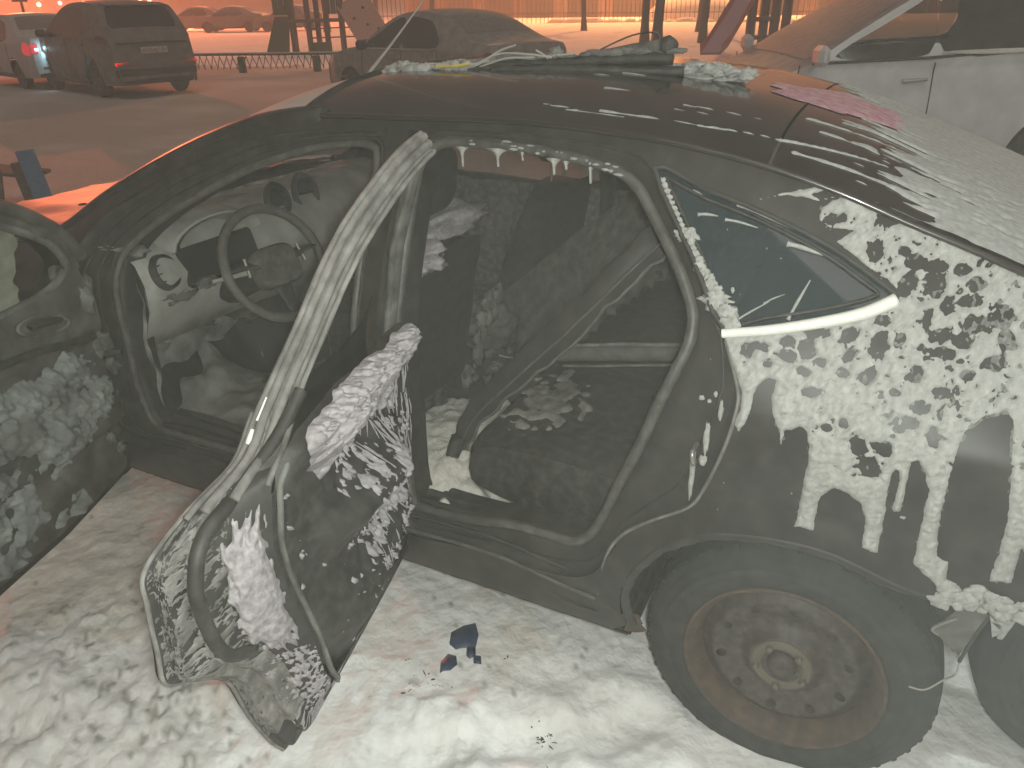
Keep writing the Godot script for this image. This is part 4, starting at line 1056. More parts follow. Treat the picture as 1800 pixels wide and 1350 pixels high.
	for i in 130:
		var d := rng.randf_range(0.03, 0.34); var y := rng.randf_range(0.5, 0.95); var l := rng.randf_range(0.02, 0.08)
		var a := Vector3(d, y, -panel_n(d, y) - 0.002); var c := Vector3(d + rng.randf_range(-0.012, 0.006), y - l, 0.0)
		if not Geometry2D.is_point_in_polygon(Vector2(c.x, c.y), PI_): continue
		c.z = -panel_n(c.x, c.y) - 0.002
		th.join(tube([a, a.lerp(c, 0.5) + Vector3(0.001, 0, -0.002), c], [0.001, 0.0022, 0.0008], 5))
	part("frost_threads", th, M.foam_pinkish, D).set_meta("kind", "stuff")
	# snow packed into the hollow of the shut face
	var ck := func(s: float, f: float) -> float:
		var cs := (s - 10.0) / 2.15; var cf := (f - 0.76) / 0.17
		return (1.0 - pow(pow(absf(cs), 4.0) + pow(absf(cf), 4.0), 0.25) + 0.28 * n3(s * 0.5, f * 4.0, 5.0)) * 0.05
	var cp := func(s: float, f: float, k: float) -> Vector3:
		var p := shut_face(s, f)
		return p + Vector3(0.7, 0.1, -0.5) * (0.002 + 0.02 * (1.0 - exp(-maxf(k, 0.0) / 0.01)) * (1.0 + 0.3 * n3(p.x * 5, p.y * 5, 0)))
	part("packed_snow", sheet(cp, ck, lin(7.2, 12.8, 110), lin(0.5, 1.0, 60)), M.foam_pinkish, D)
	# frost bands along the flange, eaten into by bare patches
	var bk := func(s: float, f: float) -> float:
		var band := 0.34 - absf(f - 0.36) * (1.6 if s > 6.2 else 0.7)
		return (band * 0.6 + 0.5 * n3(s * 0.9, f * 3.0, 61.0) + 0.4 * n3(s * 3.0, f * 8.0, 62.0) + 0.3 * n3(s * 9.0, f * 20.0, 63.0) - 0.02 + 0.25 * smoothstep(11.0, 13.0, s)) * 0.03
	var bp := func(s: float, f: float, k: float) -> Vector3:
		var p := shut_face(s, f)
		return p + Vector3(0.7, 0.1, -0.4) * (0.001 + 0.005 * (1.0 - exp(-maxf(k, 0.0) / 0.005)) * (1.0 + 0.6 * n3(p.x * 12, p.y * 12, 0)))
	part("frost_band", sheet(bp, bk, lin(4.5, 14.5, 300), lin(0.07, 0.62, 80)), M.frost_rail, D).set_meta("kind", "stuff")
	var lk := func(s: float, f: float) -> float: return (0.12 + 0.7 * n3(s * 1.2, f * 4.0, 71.0) + 0.3 * n3(s * 4.0, f * 9.0, 72.0) - absf(f - 0.8) * 0.5) * 0.03
	part("frost_band", sheet(bp, lk, lin(12.4, 16.6, 90), lin(0.45, 1.0, 40)), M.foam_pinkish, D).set_meta("kind", "stuff")
	# white tape strips on the frame edge, flash glare put into their colour
	part("glare_tape", tube([shut_face(5.25, 0.15) + Vector3(0.008, 0, -0.002), shut_face(5.55, 0.14) + Vector3(0.009, 0, -0.003)], 0.008, 6, false, null, 0.4), M.trim_white, D)
	part("glare_tape", tube([shut_face(4.75, 0.2) + Vector3(0.007, 0, -0.002), shut_face(5.1, 0.2) + Vector3(0.007, 0, -0.002)], 0.004, 6, false, null, 0.5), M.trim_white, D)

func build_front_door(car: Node3D) -> void:
	var D := node("open_front_door", car)
	D.set_meta("label", "open front door, its burnt inner panel crusted with snow")
	D.global_transform = Transform3D(Basis(Vector3.UP, deg_to_rad(-73)), Vector3(-2.2, 0, 0))
	var outline := rounded(pts([0.0, 0.22, 0.0, 0.6, 0.0, 0.95, 0.06, 1.055, 0.13, 1.115, 0.3, 1.205, 0.55, 1.29, 0.8, 1.345, 1.1, 1.35, 1.13, 1.0, 1.13, 0.6, 1.13, 0.22]), 3)
	var ob := bbox(outline)
	var win := rounded(pts([0.06, 0.95, 0.11, 1.03, 0.17, 1.075, 0.33, 1.155, 0.55, 1.235, 0.8, 1.285, 1.04, 1.29, 1.06, 0.94, 0.6, 0.915, 0.2, 0.905]), 3)
	var wb := bbox(win)
	var sk := func(d: float, y: float) -> float: return minf(sd(outline, Vector2(d, y), ob), -sd(win, Vector2(d, y), wb))
	var spos := func(d: float, y: float, _f: float) -> Vector3: return Vector3(d, y, -tumble(y))
	part("outer_skin", sheet(spos, sk, lin(-0.02, 1.15, 90), lin(0.2, 1.37, 90)), M.burnt_paint, D)
	var ring := []; var ring2 := []
	for p in even(outline, 120):
		ring.append(Vector3(p.x, p.y, -tumble(p.y))); 
	for p in even(outline, 120):
		var c := p + (Vector2(0.5, 0.7) - p).normalized() * 0.02
		ring2.append(Vector3(c.x, c.y, -tumble(p.y) - 0.07))
	part("door_edge", loft([ring, ring2], true), M.soot_metal, D)
	var ik := func(d: float, y: float) -> float: return minf(sd(outline, Vector2(d, y), ob) - 0.015, -sd(win, Vector2(d, y), wb))
	var ip := func(d: float, y: float, _f: float) -> Vector3: return Vector3(d, y, -tumble(y) - 0.08 - 0.025 * smoothstep(0.7, 0.78, y) * smoothstep(0.95, 0.85, y) - 0.012 * n3(d * 2, y * 2, 7.0) + 0.03 * smoothstep(0.42, 0.4, y))
	part("inner_panel", sheet(ip, ik, lin(-0.02, 1.15, 120), lin(0.2, 1.37, 120)), M.burnt_panel, D)
	var gk := func(d: float, y: float) -> float: return minf(sd(win, Vector2(d, y), wb) + 0.008, minf(d - 0.215 - 0.03 * n3(0, y * 4, 1.0), 1.0))
	var gp := func(d: float, y: float, _f: float) -> Vector3: return Vector3(d, y, -tumble(y) - 0.03)
	part("frosted_pane", sheet(gp, gk, lin(0.05, 1.1, 70), lin(0.88, 1.32, 40)), M.frost_pane, D)
	var fr := []
	for p in even(win, 110): fr.append(Vector3(p.x, p.y, -tumble(p.y) - 0.07))
	part("window_frame", tube(fr, 0.012, 8, true), M.frosted_soot, D)
	var fr2 := []
	for d in lin(0.0, 0.8, 40): fr2.append(Vector3(d, interp(d, [0.0, 0.06, 0.13, 0.3, 0.55, 0.8], [0.975, 1.045, 1.1, 1.19, 1.275, 1.33]), -0.075 - tumble(interp(d, [0.0, 0.3, 0.8], [0.97, 1.18, 1.33]))))
	part("window_frame", tube(fr2, 0.02, 8), M.burnt_panel, D)
	# inner handle in its oval cup
	var h := node("inner_handle", D)
	var cup := []
	for i in 40:
		var a := TAU * i / 40
		cup.append(Vector3(0.238 + 0.092 * cos(a) + 0.01 * sin(a), 0.846 + 0.03 * sin(a) + 0.02 * cos(a), -0.112))
	part("cup_rim", tube(cup, 0.006, 6, true), M.frosted_soot, h)
	part("lever", tube(curve3([Vector3(0.18, 0.84, -0.112), Vector3(0.23, 0.855, -0.125), Vector3(0.29, 0.862, -0.116)], 5), 0.014, 8, false, null, 0.7), M.charred_trim, h)
	# lower trim line and bottom strip
	part("trim_ledge", tube([Vector3(0.05, 0.735, -0.10), Vector3(0.3, 0.79, -0.115), Vector3(0.7, 0.84, -0.12)], 0.012, 8), M.charred_trim, D)
	# crust of melted trim and snow
	var ck := func(d: float, y: float) -> float:
		var a := n3(d * 2.0, y * 2.0, 90.0) + 0.35 * n3(d * 9, y * 9, 91.0)
		var r := smoothstep(0.42, 0.5, y) * smoothstep(0.76, 0.68, y) * smoothstep(0.02, 0.12, d)
		return minf((a - 0.42 + 0.75 * r) * 0.05, y - 0.425)
	var cp := func(d: float, y: float, f: float) -> Vector3:
		var hh := 0.05 * (1.0 - exp(-maxf(f, 0.0) / 0.02)) * (0.7 + 0.5 * n3(d * 2.5, y * 2.5, 92.0) + 0.3 * n3(d * 9, y * 9, 93.0))
		return Vector3(d, y, -0.088 - maxf(hh, 0.001))
	part("snow_crust", sheet(cp, ck, lin(0.02, 0.8, 130), lin(0.42, 0.8, 80)), M.ash_snow, D).set_meta("kind", "stuff")
	var ck2 := func(d: float, y: float) -> float:
		var a := n3(d * 2.0, y * 2.0, 96.0) + 0.5 * n3(d * 6, y * 6, 97.0)
		return (a - 0.18 + 0.5 * smoothstep(0.3, 0.5, d)) * 0.04
	part("snow_crust", sheet(cp, ck2, lin(0.25, 0.85, 90), lin(0.26, 0.46, 50)), M.ash_snow, D).set_meta("kind", "stuff")
	# hinge rubble where the door meets the pillar
	var hb := MB.new()
	for i in 40:
		blob(Vector3(rng.randf_range(-0.06, 0.05), rng.randf_range(0.3, 0.95), -0.05 + rng.randf_range(-0.05, 0.03)), Vector3(0.02, 0.03, 0.02) * rng.randf_range(0.4, 1.3), 0.6, 2.0, 9, false, hb)
	part("hinge_rubble", hb, M.frosted_soot, D).set_meta("kind", "stuff")
	for y in [0.45, 0.82]: part("hinge", cbox(Vector3(-0.02, y, -0.03), Vector3(0.08, 0.06, 0.04), 0.008), M.soot_metal, D)
	var stay := tube([Vector3(0.02, 0.66, -0.06), Vector3(0.0, 0.66, -0.14)], 0.012, 6)
	part("door_stay", stay, M.soot_metal, D)

# ================================================================ ground
func ground_y(x: float, z: float) -> float:
	var near := exp(-pow(Vector2(x + 1.0, z).length() / 9.0, 2))
	var h := 0.045 * n3(x * 0.012, z * 0.012, 0.0) + 0.022 * n3(x * 0.045, z * 0.045, 3.0) * (0.4 + 0.6 * near)
	if near > 0.25:
		h += 0.014 * n3(x * 0.3, z * 0.3, 5.0) + 0.010 * absf(n3(x * 0.9, z * 0.9, 6.0)) + 0.006 * n3(x * 2.4, z * 2.4, 7.0) + 0.003 * n3(x * 7.0, z * 7.0, 17.0) + 0.0018 * n3(x * 13.0, z * 13.0, 18.0)
		# trodden, crumbly snow in the foreground
		var crumble := smoothstep(-0.1, 0.35, z) * smoothstep(0.1, 0.5, n3(x * 0.25, z * 0.25, 40.0) + 0.4)
		h += crumble * (0.02 * absf(n3(x * 2.6, z * 2.6, 8.0)) + 0.011 * n3(x * 7.0, z * 7.0, 9.0))
		# old footprints and a shallow rut
		for f in [[-0.55, 0.2, 0.5], [-0.34, 0.05, 0.9], [-1.75, 0.75, 0.4], [-1.45, 0.35, 0.2], [-0.75, 0.35, 0.7]]:
			var q := Vector2(x - f[0], z - f[1]).rotated(f[2])
			h -= 0.026 * exp(-pow(q.x / 0.13, 4) - pow(q.y / 0.055, 4))
			h += 0.012 * exp(-pow((q.length() - 0.15) / 0.035, 2))
		h += 0.03 * exp(-pow((x + 1.95) / 0.5, 2) - pow((z - 0.62) / 0.12, 2))
	# drifts rising towards the playground
	h += 0.25 * smoothstep(-42.0, -52.0, z) * (0.6 + n3(x * 0.006, z * 0.006, 2.0))
	return h - 0.012

func ground_tint(x: float, z: float) -> Color:
	var c := Color(1.0, 1.0, 1.0)
	var d := n3(x * 0.35, z * 0.35, 50.0) + 0.4 * n3(x * 1.8, z * 1.8, 51.0)
	# warm lamp light put into the snow colour as a brown patch
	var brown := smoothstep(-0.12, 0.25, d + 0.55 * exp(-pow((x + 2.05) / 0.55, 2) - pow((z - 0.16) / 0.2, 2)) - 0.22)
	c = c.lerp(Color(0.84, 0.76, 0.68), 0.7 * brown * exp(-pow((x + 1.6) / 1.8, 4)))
	var tan_ := smoothstep(0.0, 0.3, n3(x * 0.09, z * 0.09, 57.0) + 0.5 * exp(-pow((x + 0.8) / 0.5, 2) - pow((z + 0.05) / 0.25, 2)) - 0.15)
	c = c.lerp(Color(0.9, 0.84, 0.74), 0.5 * tan_)
	# soot crumbs
	var s := n3(x * 4.5, z * 4.5, 60.0) + 0.7 * n3(x * 10.0, z * 10.0, 61.0)
	var where := exp(-pow((x + 1.36) / 0.2, 2) - pow((z - 0.56) / 0.13, 2)) + 0.55 * exp(-pow((x + 1.75) / 0.3, 2) - pow((z - 0.5) / 0.25, 2)) + 0.3 * exp(-pow((x + 0.85) / 0.12, 2) - pow((z - 0.16) / 0.1, 2)) + 0.2
	c = c.lerp(Color(0.24, 0.25, 0.21), 0.7 * smoothstep(0.62, 0.85, s * 0.75 + where * 0.5))
	# yard snow darkened in its colour to offset too much lamp light there
	var dim_near := maxf(-2.5 - z, -3.2 - x) + 0.5 * n3(x * 0.4, z * 0.4, 74.0)
	var dim_far := z + 18.5 + 0.4 * x * 0.2 + 1.2 * n3(x * 0.12, z * 0.12, 73.0) + 0.4 * n3(x * 0.6, z * 0.6, 75.0)
	if dim_near > 0.0 and dim_far > 0.0:
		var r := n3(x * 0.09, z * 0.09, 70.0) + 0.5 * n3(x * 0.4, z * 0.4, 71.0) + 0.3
		c = c.lerp(Color(0.4, 0.36, 0.325), (0.72 + 0.25 * smoothstep(-0.4, 0.6, r)) * smoothstep(0.0, 0.3, dim_near) * smoothstep(0.0, 0.25, dim_far))
	return c

func build_ground() -> void:
	var xs := [-600.0, -400.0, -250.0, -160.0, -110.0] + lin(-90, -30, 30) + lin(-29, -8, 50) + lin(-7.8, -3.1, 60) + lin(-3.06, 1.0, 270) + lin(1.05, 3, 30) + lin(3.3, 20, 20) + [30.0, 60.0, 120.0, 300.0, 600.0]
	var zs := [-600.0, -400.0, -250.0, -150.0, -110.0] + lin(-90, -30, 40) + lin(-29, -8, 50) + lin(-7.8, -2.0, 70) + lin(-1.96, -0.5, 60) + lin(-0.48, 1.0, 105) + lin(1.05, 3, 20) + [4.0, 7.0, 12.0, 25.0, 60.0, 200.0, 600.0]
	var b := MB.new()
	b.coloured = true
	var nx := xs.size()
	for z in zs:
		for x in xs:
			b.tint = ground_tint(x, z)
			b.add(Vector3(x, ground_y(x, z), z))
	for j in zs.size() - 1:
		for i in nx - 1:
			b.quad(j * nx + i, j * nx + i + 1, (j + 1) * nx + i + 1, (j + 1) * nx + i)
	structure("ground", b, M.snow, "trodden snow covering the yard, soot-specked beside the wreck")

func build_litter() -> void:
	# scraps of blue plastic frozen into the snow
	var scraps := [
		[[-0.872, -0.075], [-0.885, -0.03], [-0.87, 0.005], [-0.845, 0.012], [-0.822, -0.012], [-0.80, -0.02], [-0.815, -0.065], [-0.845, -0.1]],
		[[-0.822, -0.01], [-0.798, -0.018], [-0.783, 0.008], [-0.795, 0.022], [-0.81, 0.014]],
		[[-0.788, 0.012], [-0.765, 0.01], [-0.752, 0.03], [-0.775, 0.034]],
		[[-0.855, 0.038], [-0.83, 0.035], [-0.812, 0.06], [-0.818, 0.085], [-0.838, 0.108], [-0.852, 0.08]]]
	var labels := ["largest torn scrap of dark blue plastic frozen into the snow below the sill", "small dark blue plastic scrap joined under the largest one in the snow", "tiny dark blue plastic flake at the end of the scraps towards the wheel", "narrow dark blue plastic scrap lying apart, closest to the open rear door"]
	for i in scraps.size():
		var c := Vector2.ZERO
		for p in scraps[i]: c += Vector2(p[0], p[1]) / scraps[i].size()
		var at := Vector3(c.x, ground_y(c.x, c.y), c.y)
		var t := thing("plastic_scrap", labels[i], "plastic scrap", at, 0.0, "blue plastic scraps in the snow")
		var top := []; var bot := []; var cen := MB.new()
		for p in scraps[i]:
			var y := ground_y(p[0], p[1]) - at.y
			top.append(Vector3(p[0] - c.x, y + 0.006, p[1] - c.y)); bot.append(Vector3(p[0] - c.x, y - 0.006, p[1] - c.y))
		loft([bot, top], true, cen)
		var k := cen.add(Vector3(0, 0.009, 0))
		var f := top.size()
		for j in f: cen.tri(k, f + j, f + (j + 1) % f)
		part("shard", cen, M.blue_plastic, t)
	# charred twigs and crumbs
	var spots := [[-0.86, 0.155, 0.05], [-0.94, 0.11, 0.012], [-0.885, 0.21, 0.014], [-0.52, 0.14, 0.03], [-0.49, 0.165, 0.025], [-0.79, 0.13, 0.012], [-0.46, 0.25, 0.012], [-0.7, -0.02, 0.008]]
	var named := ["tuft of charred crumbs on the snow in front of the blue scraps", "single black crumb on the snow by the open rear door", "small black fleck on the snow past the charred tuft", "clump of charred bits in a footprint between door and wheel", "second clump of charred bits, closer to the wheel", "charred flake under the narrow blue scrap", "black fleck on the trodden snow in front of the wheel", "brown crumb on the snow between scraps and wheel"]
	for i in spots.size():
		var s = spots[i]
		var t := thing("charred_debris", named[i], "debris", Vector3(s[0], ground_y(s[0], s[1]), s[1]), 0.0, "charred crumbs on the snow")
		var b := MB.new()
		for k in (11 if s[2] > 0.02 else 3):
			var a := rng.randf() * TAU; var r: float = s[2] * sqrt(rng.randf())
			var p := Vector3(cos(a) * r, 0.004, sin(a) * r * 0.8)
			p.y += ground_y(s[0] + p.x, s[1] + p.z) - t.position.y
			var q := p + Vector3(rng.randf_range(-1, 1), rng.randf_range(-0.1, 0.3), rng.randf_range(-1, 1)) * 0.02 * rng.randf()
			tube([p, p.lerp(q, 0.5), q], [0.001, 0.0032 * rng.randf(), 0.0008], 5, false, b)
		part("crumbs", b, M.debris, t)

# smoke still hanging round the wreck
func build_smoke() -> void:
	var spots := [[Vector3(0.55, 0.66, 0.18), Vector3(2.1, 1.75, 0.95), 0.045, "widest veil of thin grey smoke drifting past the wreck's rear wheel"], [Vector3(0.6, 0.62, 0.2), Vector3(1.55, 1.3, 0.85), 0.065, "middle of the thin grey smoke drifting past the rear wheel"], [Vector3(0.66, 0.58, 0.22), Vector3(1.0, 0.86, 0.75), 0.1, "densest core of the grey smoke drifting past the rear wheel"], [Vector3(-0.85, 0.85, -0.55), Vector3(2.2, 1.1, 1.2), 0.11, "thin grey smoke hanging inside the wreck's cabin"]]
	for s in spots:
		var f := FogVolume.new()
		f.name = numbered("smoke")
		f.shape = RenderingServer.FOG_VOLUME_SHAPE_ELLIPSOID
		f.size = s[1]
		f.position = s[0]
		var m := FogMaterial.new()
		m.density = s[2]; m.albedo = Color(0.93, 0.95, 0.95)
		f.material = m
		f.set_meta("kind", "stuff"); f.set_meta("label", s[3]); f.set_meta("category", "smoke")
		add_child(f)

func build_loose_wheel() -> void:
	var t := thing("loose_wheel", "loose rusty car wheel standing in the snow behind the wreck's rear wheel", "wheel", Vector3(0.69, 0.0, -0.32))
	t.rotation.y = 0.1
	build_wheel(t, Vector3(0.69, 0.3, -0.25), 0.1, false, 0.305, null, "wheel_assembly")

# ---------------------------------------------------------------- what lies on the roof
func build_roof_load() -> void:
	var at := Vector3(-0.95, topy(-0.95, -0.62), -0.62)
	var t := thing("charred_strip", "long charred strip with foam and loose wires lying on the wreck's roof", "trim strip", at)
	var core := curve3([Vector3(-1.12, 1.462, -0.615), Vector3(-0.95, 1.482, -0.62), Vector3(-0.8, 1.487, -0.63), Vector3(-0.66, 1.497, -0.64), Vector3(-0.53, 1.5, -0.66)], 6)
	wpart("beam", tube(core, 0.024, 4, false, null, 0.7), M.charred_trim, t)
	wpart("lower_beam", tube(curve3([Vector3(-1.0, 1.467, -0.58), Vector3(-0.8, 1.473, -0.6), Vector3(-0.5, 1.468, -0.66)], 8), 0.014, 4), M.charred_trim, t)
	wpart("end_knob", blob(Vector3(-0.545, 1.529, -0.66), Vector3(0.025, 0.022, 0.022), 0.15, 2.0, 18), M.charred_trim, t)
	wpart("end_stalk", tube([Vector3(-0.72, 1.505, -0.65), Vector3(-0.63, 1.52, -0.655), Vector3(-0.56, 1.528, -0.66)], [0.012, 0.014, 0.016], 8), M.ash_cloth, t)
	var cr := MB.new()
	for i in 70:
		var u := rng.randf()
		var p := Vector3(lerpf(-1.345, -1.09, u), lerpf(1.452, 1.472, u) + rng.randf_range(-0.008, 0.014), -0.6 + rng.randf_range(-0.03, 0.03))
		var s := lerpf(1.25, 0.6, u) * rng.randf_range(0.6, 1.2)
		blob(p, Vector3(0.022, 0.012, 0.014) * s, 0.6, 2.0, 8, false, cr)
	stuff("foam_clump", cr, M.foam, t)
	wpart("foam_clump_core", blob(Vector3(-1.22, 1.452, -0.6), Vector3(0.13, 0.02, 0.026), 0.5, 2.0, 22), M.foam, t)
	var ridge := MB.new()
	for i in 60:
		var u := rng.randf()
		var p: Vector3 = core[int(u * (core.size() - 1))]
		blob(p + Vector3(rng.randf_range(-0.02, 0.02), 0.017, rng.randf_range(-0.008, 0.008)), Vector3(0.026, 0.008, 0.01) * rng.randf_range(0.5, 1.1), 0.5, 2.0, 8, false, ridge)
	blob(Vector3(-0.835, 1.51, -0.625), Vector3(0.022, 0.014, 0.014), 0.7, 2.0, 10, false, ridge)
	stuff("foam_ridge", ridge, M.frost_rail, t)
	for w in [[[-1.29, 1.463, -0.58], [-1.2, 1.482, -0.58], [-1.1, 1.478, -0.58], [-1.02, 1.49, -0.6]], [[-1.15, 1.47, -0.58], [-1.06, 1.478, -0.59], [-0.99, 1.515, -0.6], [-0.94, 1.53, -0.6]], [[-1.06, 1.48, -0.59], [-0.99, 1.508, -0.6], [-0.9, 1.508, -0.6], [-0.84, 1.5, -0.61]], [[-1.05, 1.475, -0.6], [-0.97, 1.497, -0.6], [-0.9, 1.5, -0.61], [-0.78, 1.51, -0.62]], [[-0.75, 1.51, -0.64], [-0.66, 1.515, -0.65], [-0.59, 1.523, -0.66]], [[-0.885, 1.518, -0.61], [-0.865, 1.508, -0.61], [-0.85, 1.497, -0.61]]]:
		var p := []
		for q in w: p.append(Vector3(q[0], q[1], q[2]))
		wpart("wire", tube(curve3(p, 6), 0.003, 5), M.wire_pale, t)
	wpart("yellow_wire", tube(curve3([Vector3(-1.17, 1.477, -0.57), Vector3(-1.11, 1.478, -0.57), Vector3(-1.07, 1.485, -0.58)], 6), 0.0045, 6), M.wire_yellow, t)
	wpart("long_wire", tube(curve3([Vector3(-0.73, 1.515, -0.66), Vector3(-0.69, 1.535, -0.68), Vector3(-0.64, 1.553, -0.69), Vector3(-0.59, 1.556, -0.69), Vector3(-0.565, 1.533, -0.67)], 6), 0.0022, 5), M.debris, t)
	# sagging lamp console where the strip tore out
	wpart("bracket", cbox(Vector3(-1.13, 1.437, -0.5), Vector3(0.16, 0.025, 0.06), 0.008), M.charred_trim, t)
	for x in [-1.17, -1.13, -1.09]: wpart("clip", tube([Vector3(x, 1.455, -0.47), Vector3(x, 1.43, -0.455)], 0.004, 6), M.bare_steel, t)
	# heap of frozen foam further back
	var h := thing("foam_heap", "low ragged heap of frozen foam on the roof behind the charred strip", "foam", Vector3(-0.46, topy(-0.46, -0.72), -0.72))
	var hb := MB.new()
	blob(Vector3(-0.47, 1.462, -0.72), Vector3(0.12, 0.022, 0.05), 0.6, 2.5, 26, false, hb)
	for i in 40:
		var u := rng.randf_range(-1, 1)
		blob(Vector3(-0.47 + 0.12 * u, 1.475 - 0.012 * absf(u) + rng.randf_range(-0.006, 0.006), -0.7 + rng.randf_range(-0.04, 0.04)), Vector3(0.016, 0.009, 0.012) * rng.randf_range(0.5, 1.3), 0.8, 2.0, 8, false, hb)
	wpart("lumps", hb, M.foam, h)
	# whip aerial
	var a := thing("whip_aerial", "thin whip aerial leaning back from the front of the wreck's roof", "aerial", Vector3(-1.43, topy(-1.43, -0.55) - 0.03, -0.55))
	wpart("base", tube([Vector3(-1.445, 1.385, -0.55), Vector3(-1.42, 1.425, -0.55), Vector3(-1.39, 1.452, -0.55)], [0.012, 0.01, 0.007], 8), M.charred_trim, a)
	wpart("rod", tube([Vector3(-1.40, 1.444, -0.55), Vector3(-1.296, 1.537, -0.55), Vector3(-1.185, 1.641, -0.55), Vector3(-1.08, 1.745, -0.55)], [0.0055, 0.003, 0.002, 0.0015], 6), M.wire_pale, a)

# ================================================================ parked cars (front at -x, left flank at +z)
func car_hw(c: Dictionary, x: float) -> float:
	var e: float = absf(x) / (c.len * 0.5)
	return c.hw * (1.0 - 0.16 * pow(smoothstep(0.72, 1.0, e), 1.5))
func car_side(c: Dictionary, x: float, y: float) -> float:
	var z := car_hw(c, x)
	if y < 0.62: z -= 0.06 * pow((0.62 - y) / 0.4, 2)
	elif y < c.belt: z -= 0.02 * pow((y - 0.62) / 0.4, 2)
	else: z -= 0.012 + c.inset * pow((y - c.belt) / (c.roof - c.belt), 1.15)
	return z
func car_top(c: Dictionary, x: float, w: float) -> Vector3:
	var y := interp(x, c.tx, c.ty)
	var z := car_side(c, x, y)
	return Vector3(x, y + 0.035 * (1.0 - pow(absf(w), 2.5)), z * w)

func patch(c: Dictionary, poly: Array, sgn: float, off: float, step := 0.05) -> MB:
	var p := rounded(pts(poly), 3); var bx := bbox(p, 0.02)
	var k := func(x: float, y: float) -> float: return sd(p, Vector2(x, y), bx)
	var ps := func(x: float, y: float, _f: float) -> Vector3: return Vector3(x, y, sgn * (car_side(c, x, y) + off))
	return sheet(ps, k, lin(bx.position.x, bx.end.x, int(bx.size.x / step) + 3), lin(bx.position.y, bx.end.y, int(bx.size.y / step) + 3))

func top_patch(c: Dictionary, x0: float, x1: float, w0: float, w1: float, off: float) -> MB:
	var ps := func(x: float, w: float, _f: float) -> Vector3:
		var e := 0.01
		var p := car_top(c, x, w); var n := (car_top(c, x + e, w) - car_top(c, x - e, w)).cross(Vector3(0, 0, -1)).normalized()
		if n.y < 0 and x < 0: n = -n
		return p + n * off
	var k := func(x: float, w: float) -> float:
		var a := minf(x - x0, x1 - x) / 0.08; var b := minf(w - w0, w1 - w) / 0.08
		return minf(minf(a, b), 1.0) if a > 1.0 or b > 1.0 else 1.0 - Vector2(1.0 - minf(a, 1.0), 1.0 - minf(b, 1.0)).length()
	return sheet(ps, k, lin(x0, x1, 14), lin(w0, w1, 20))

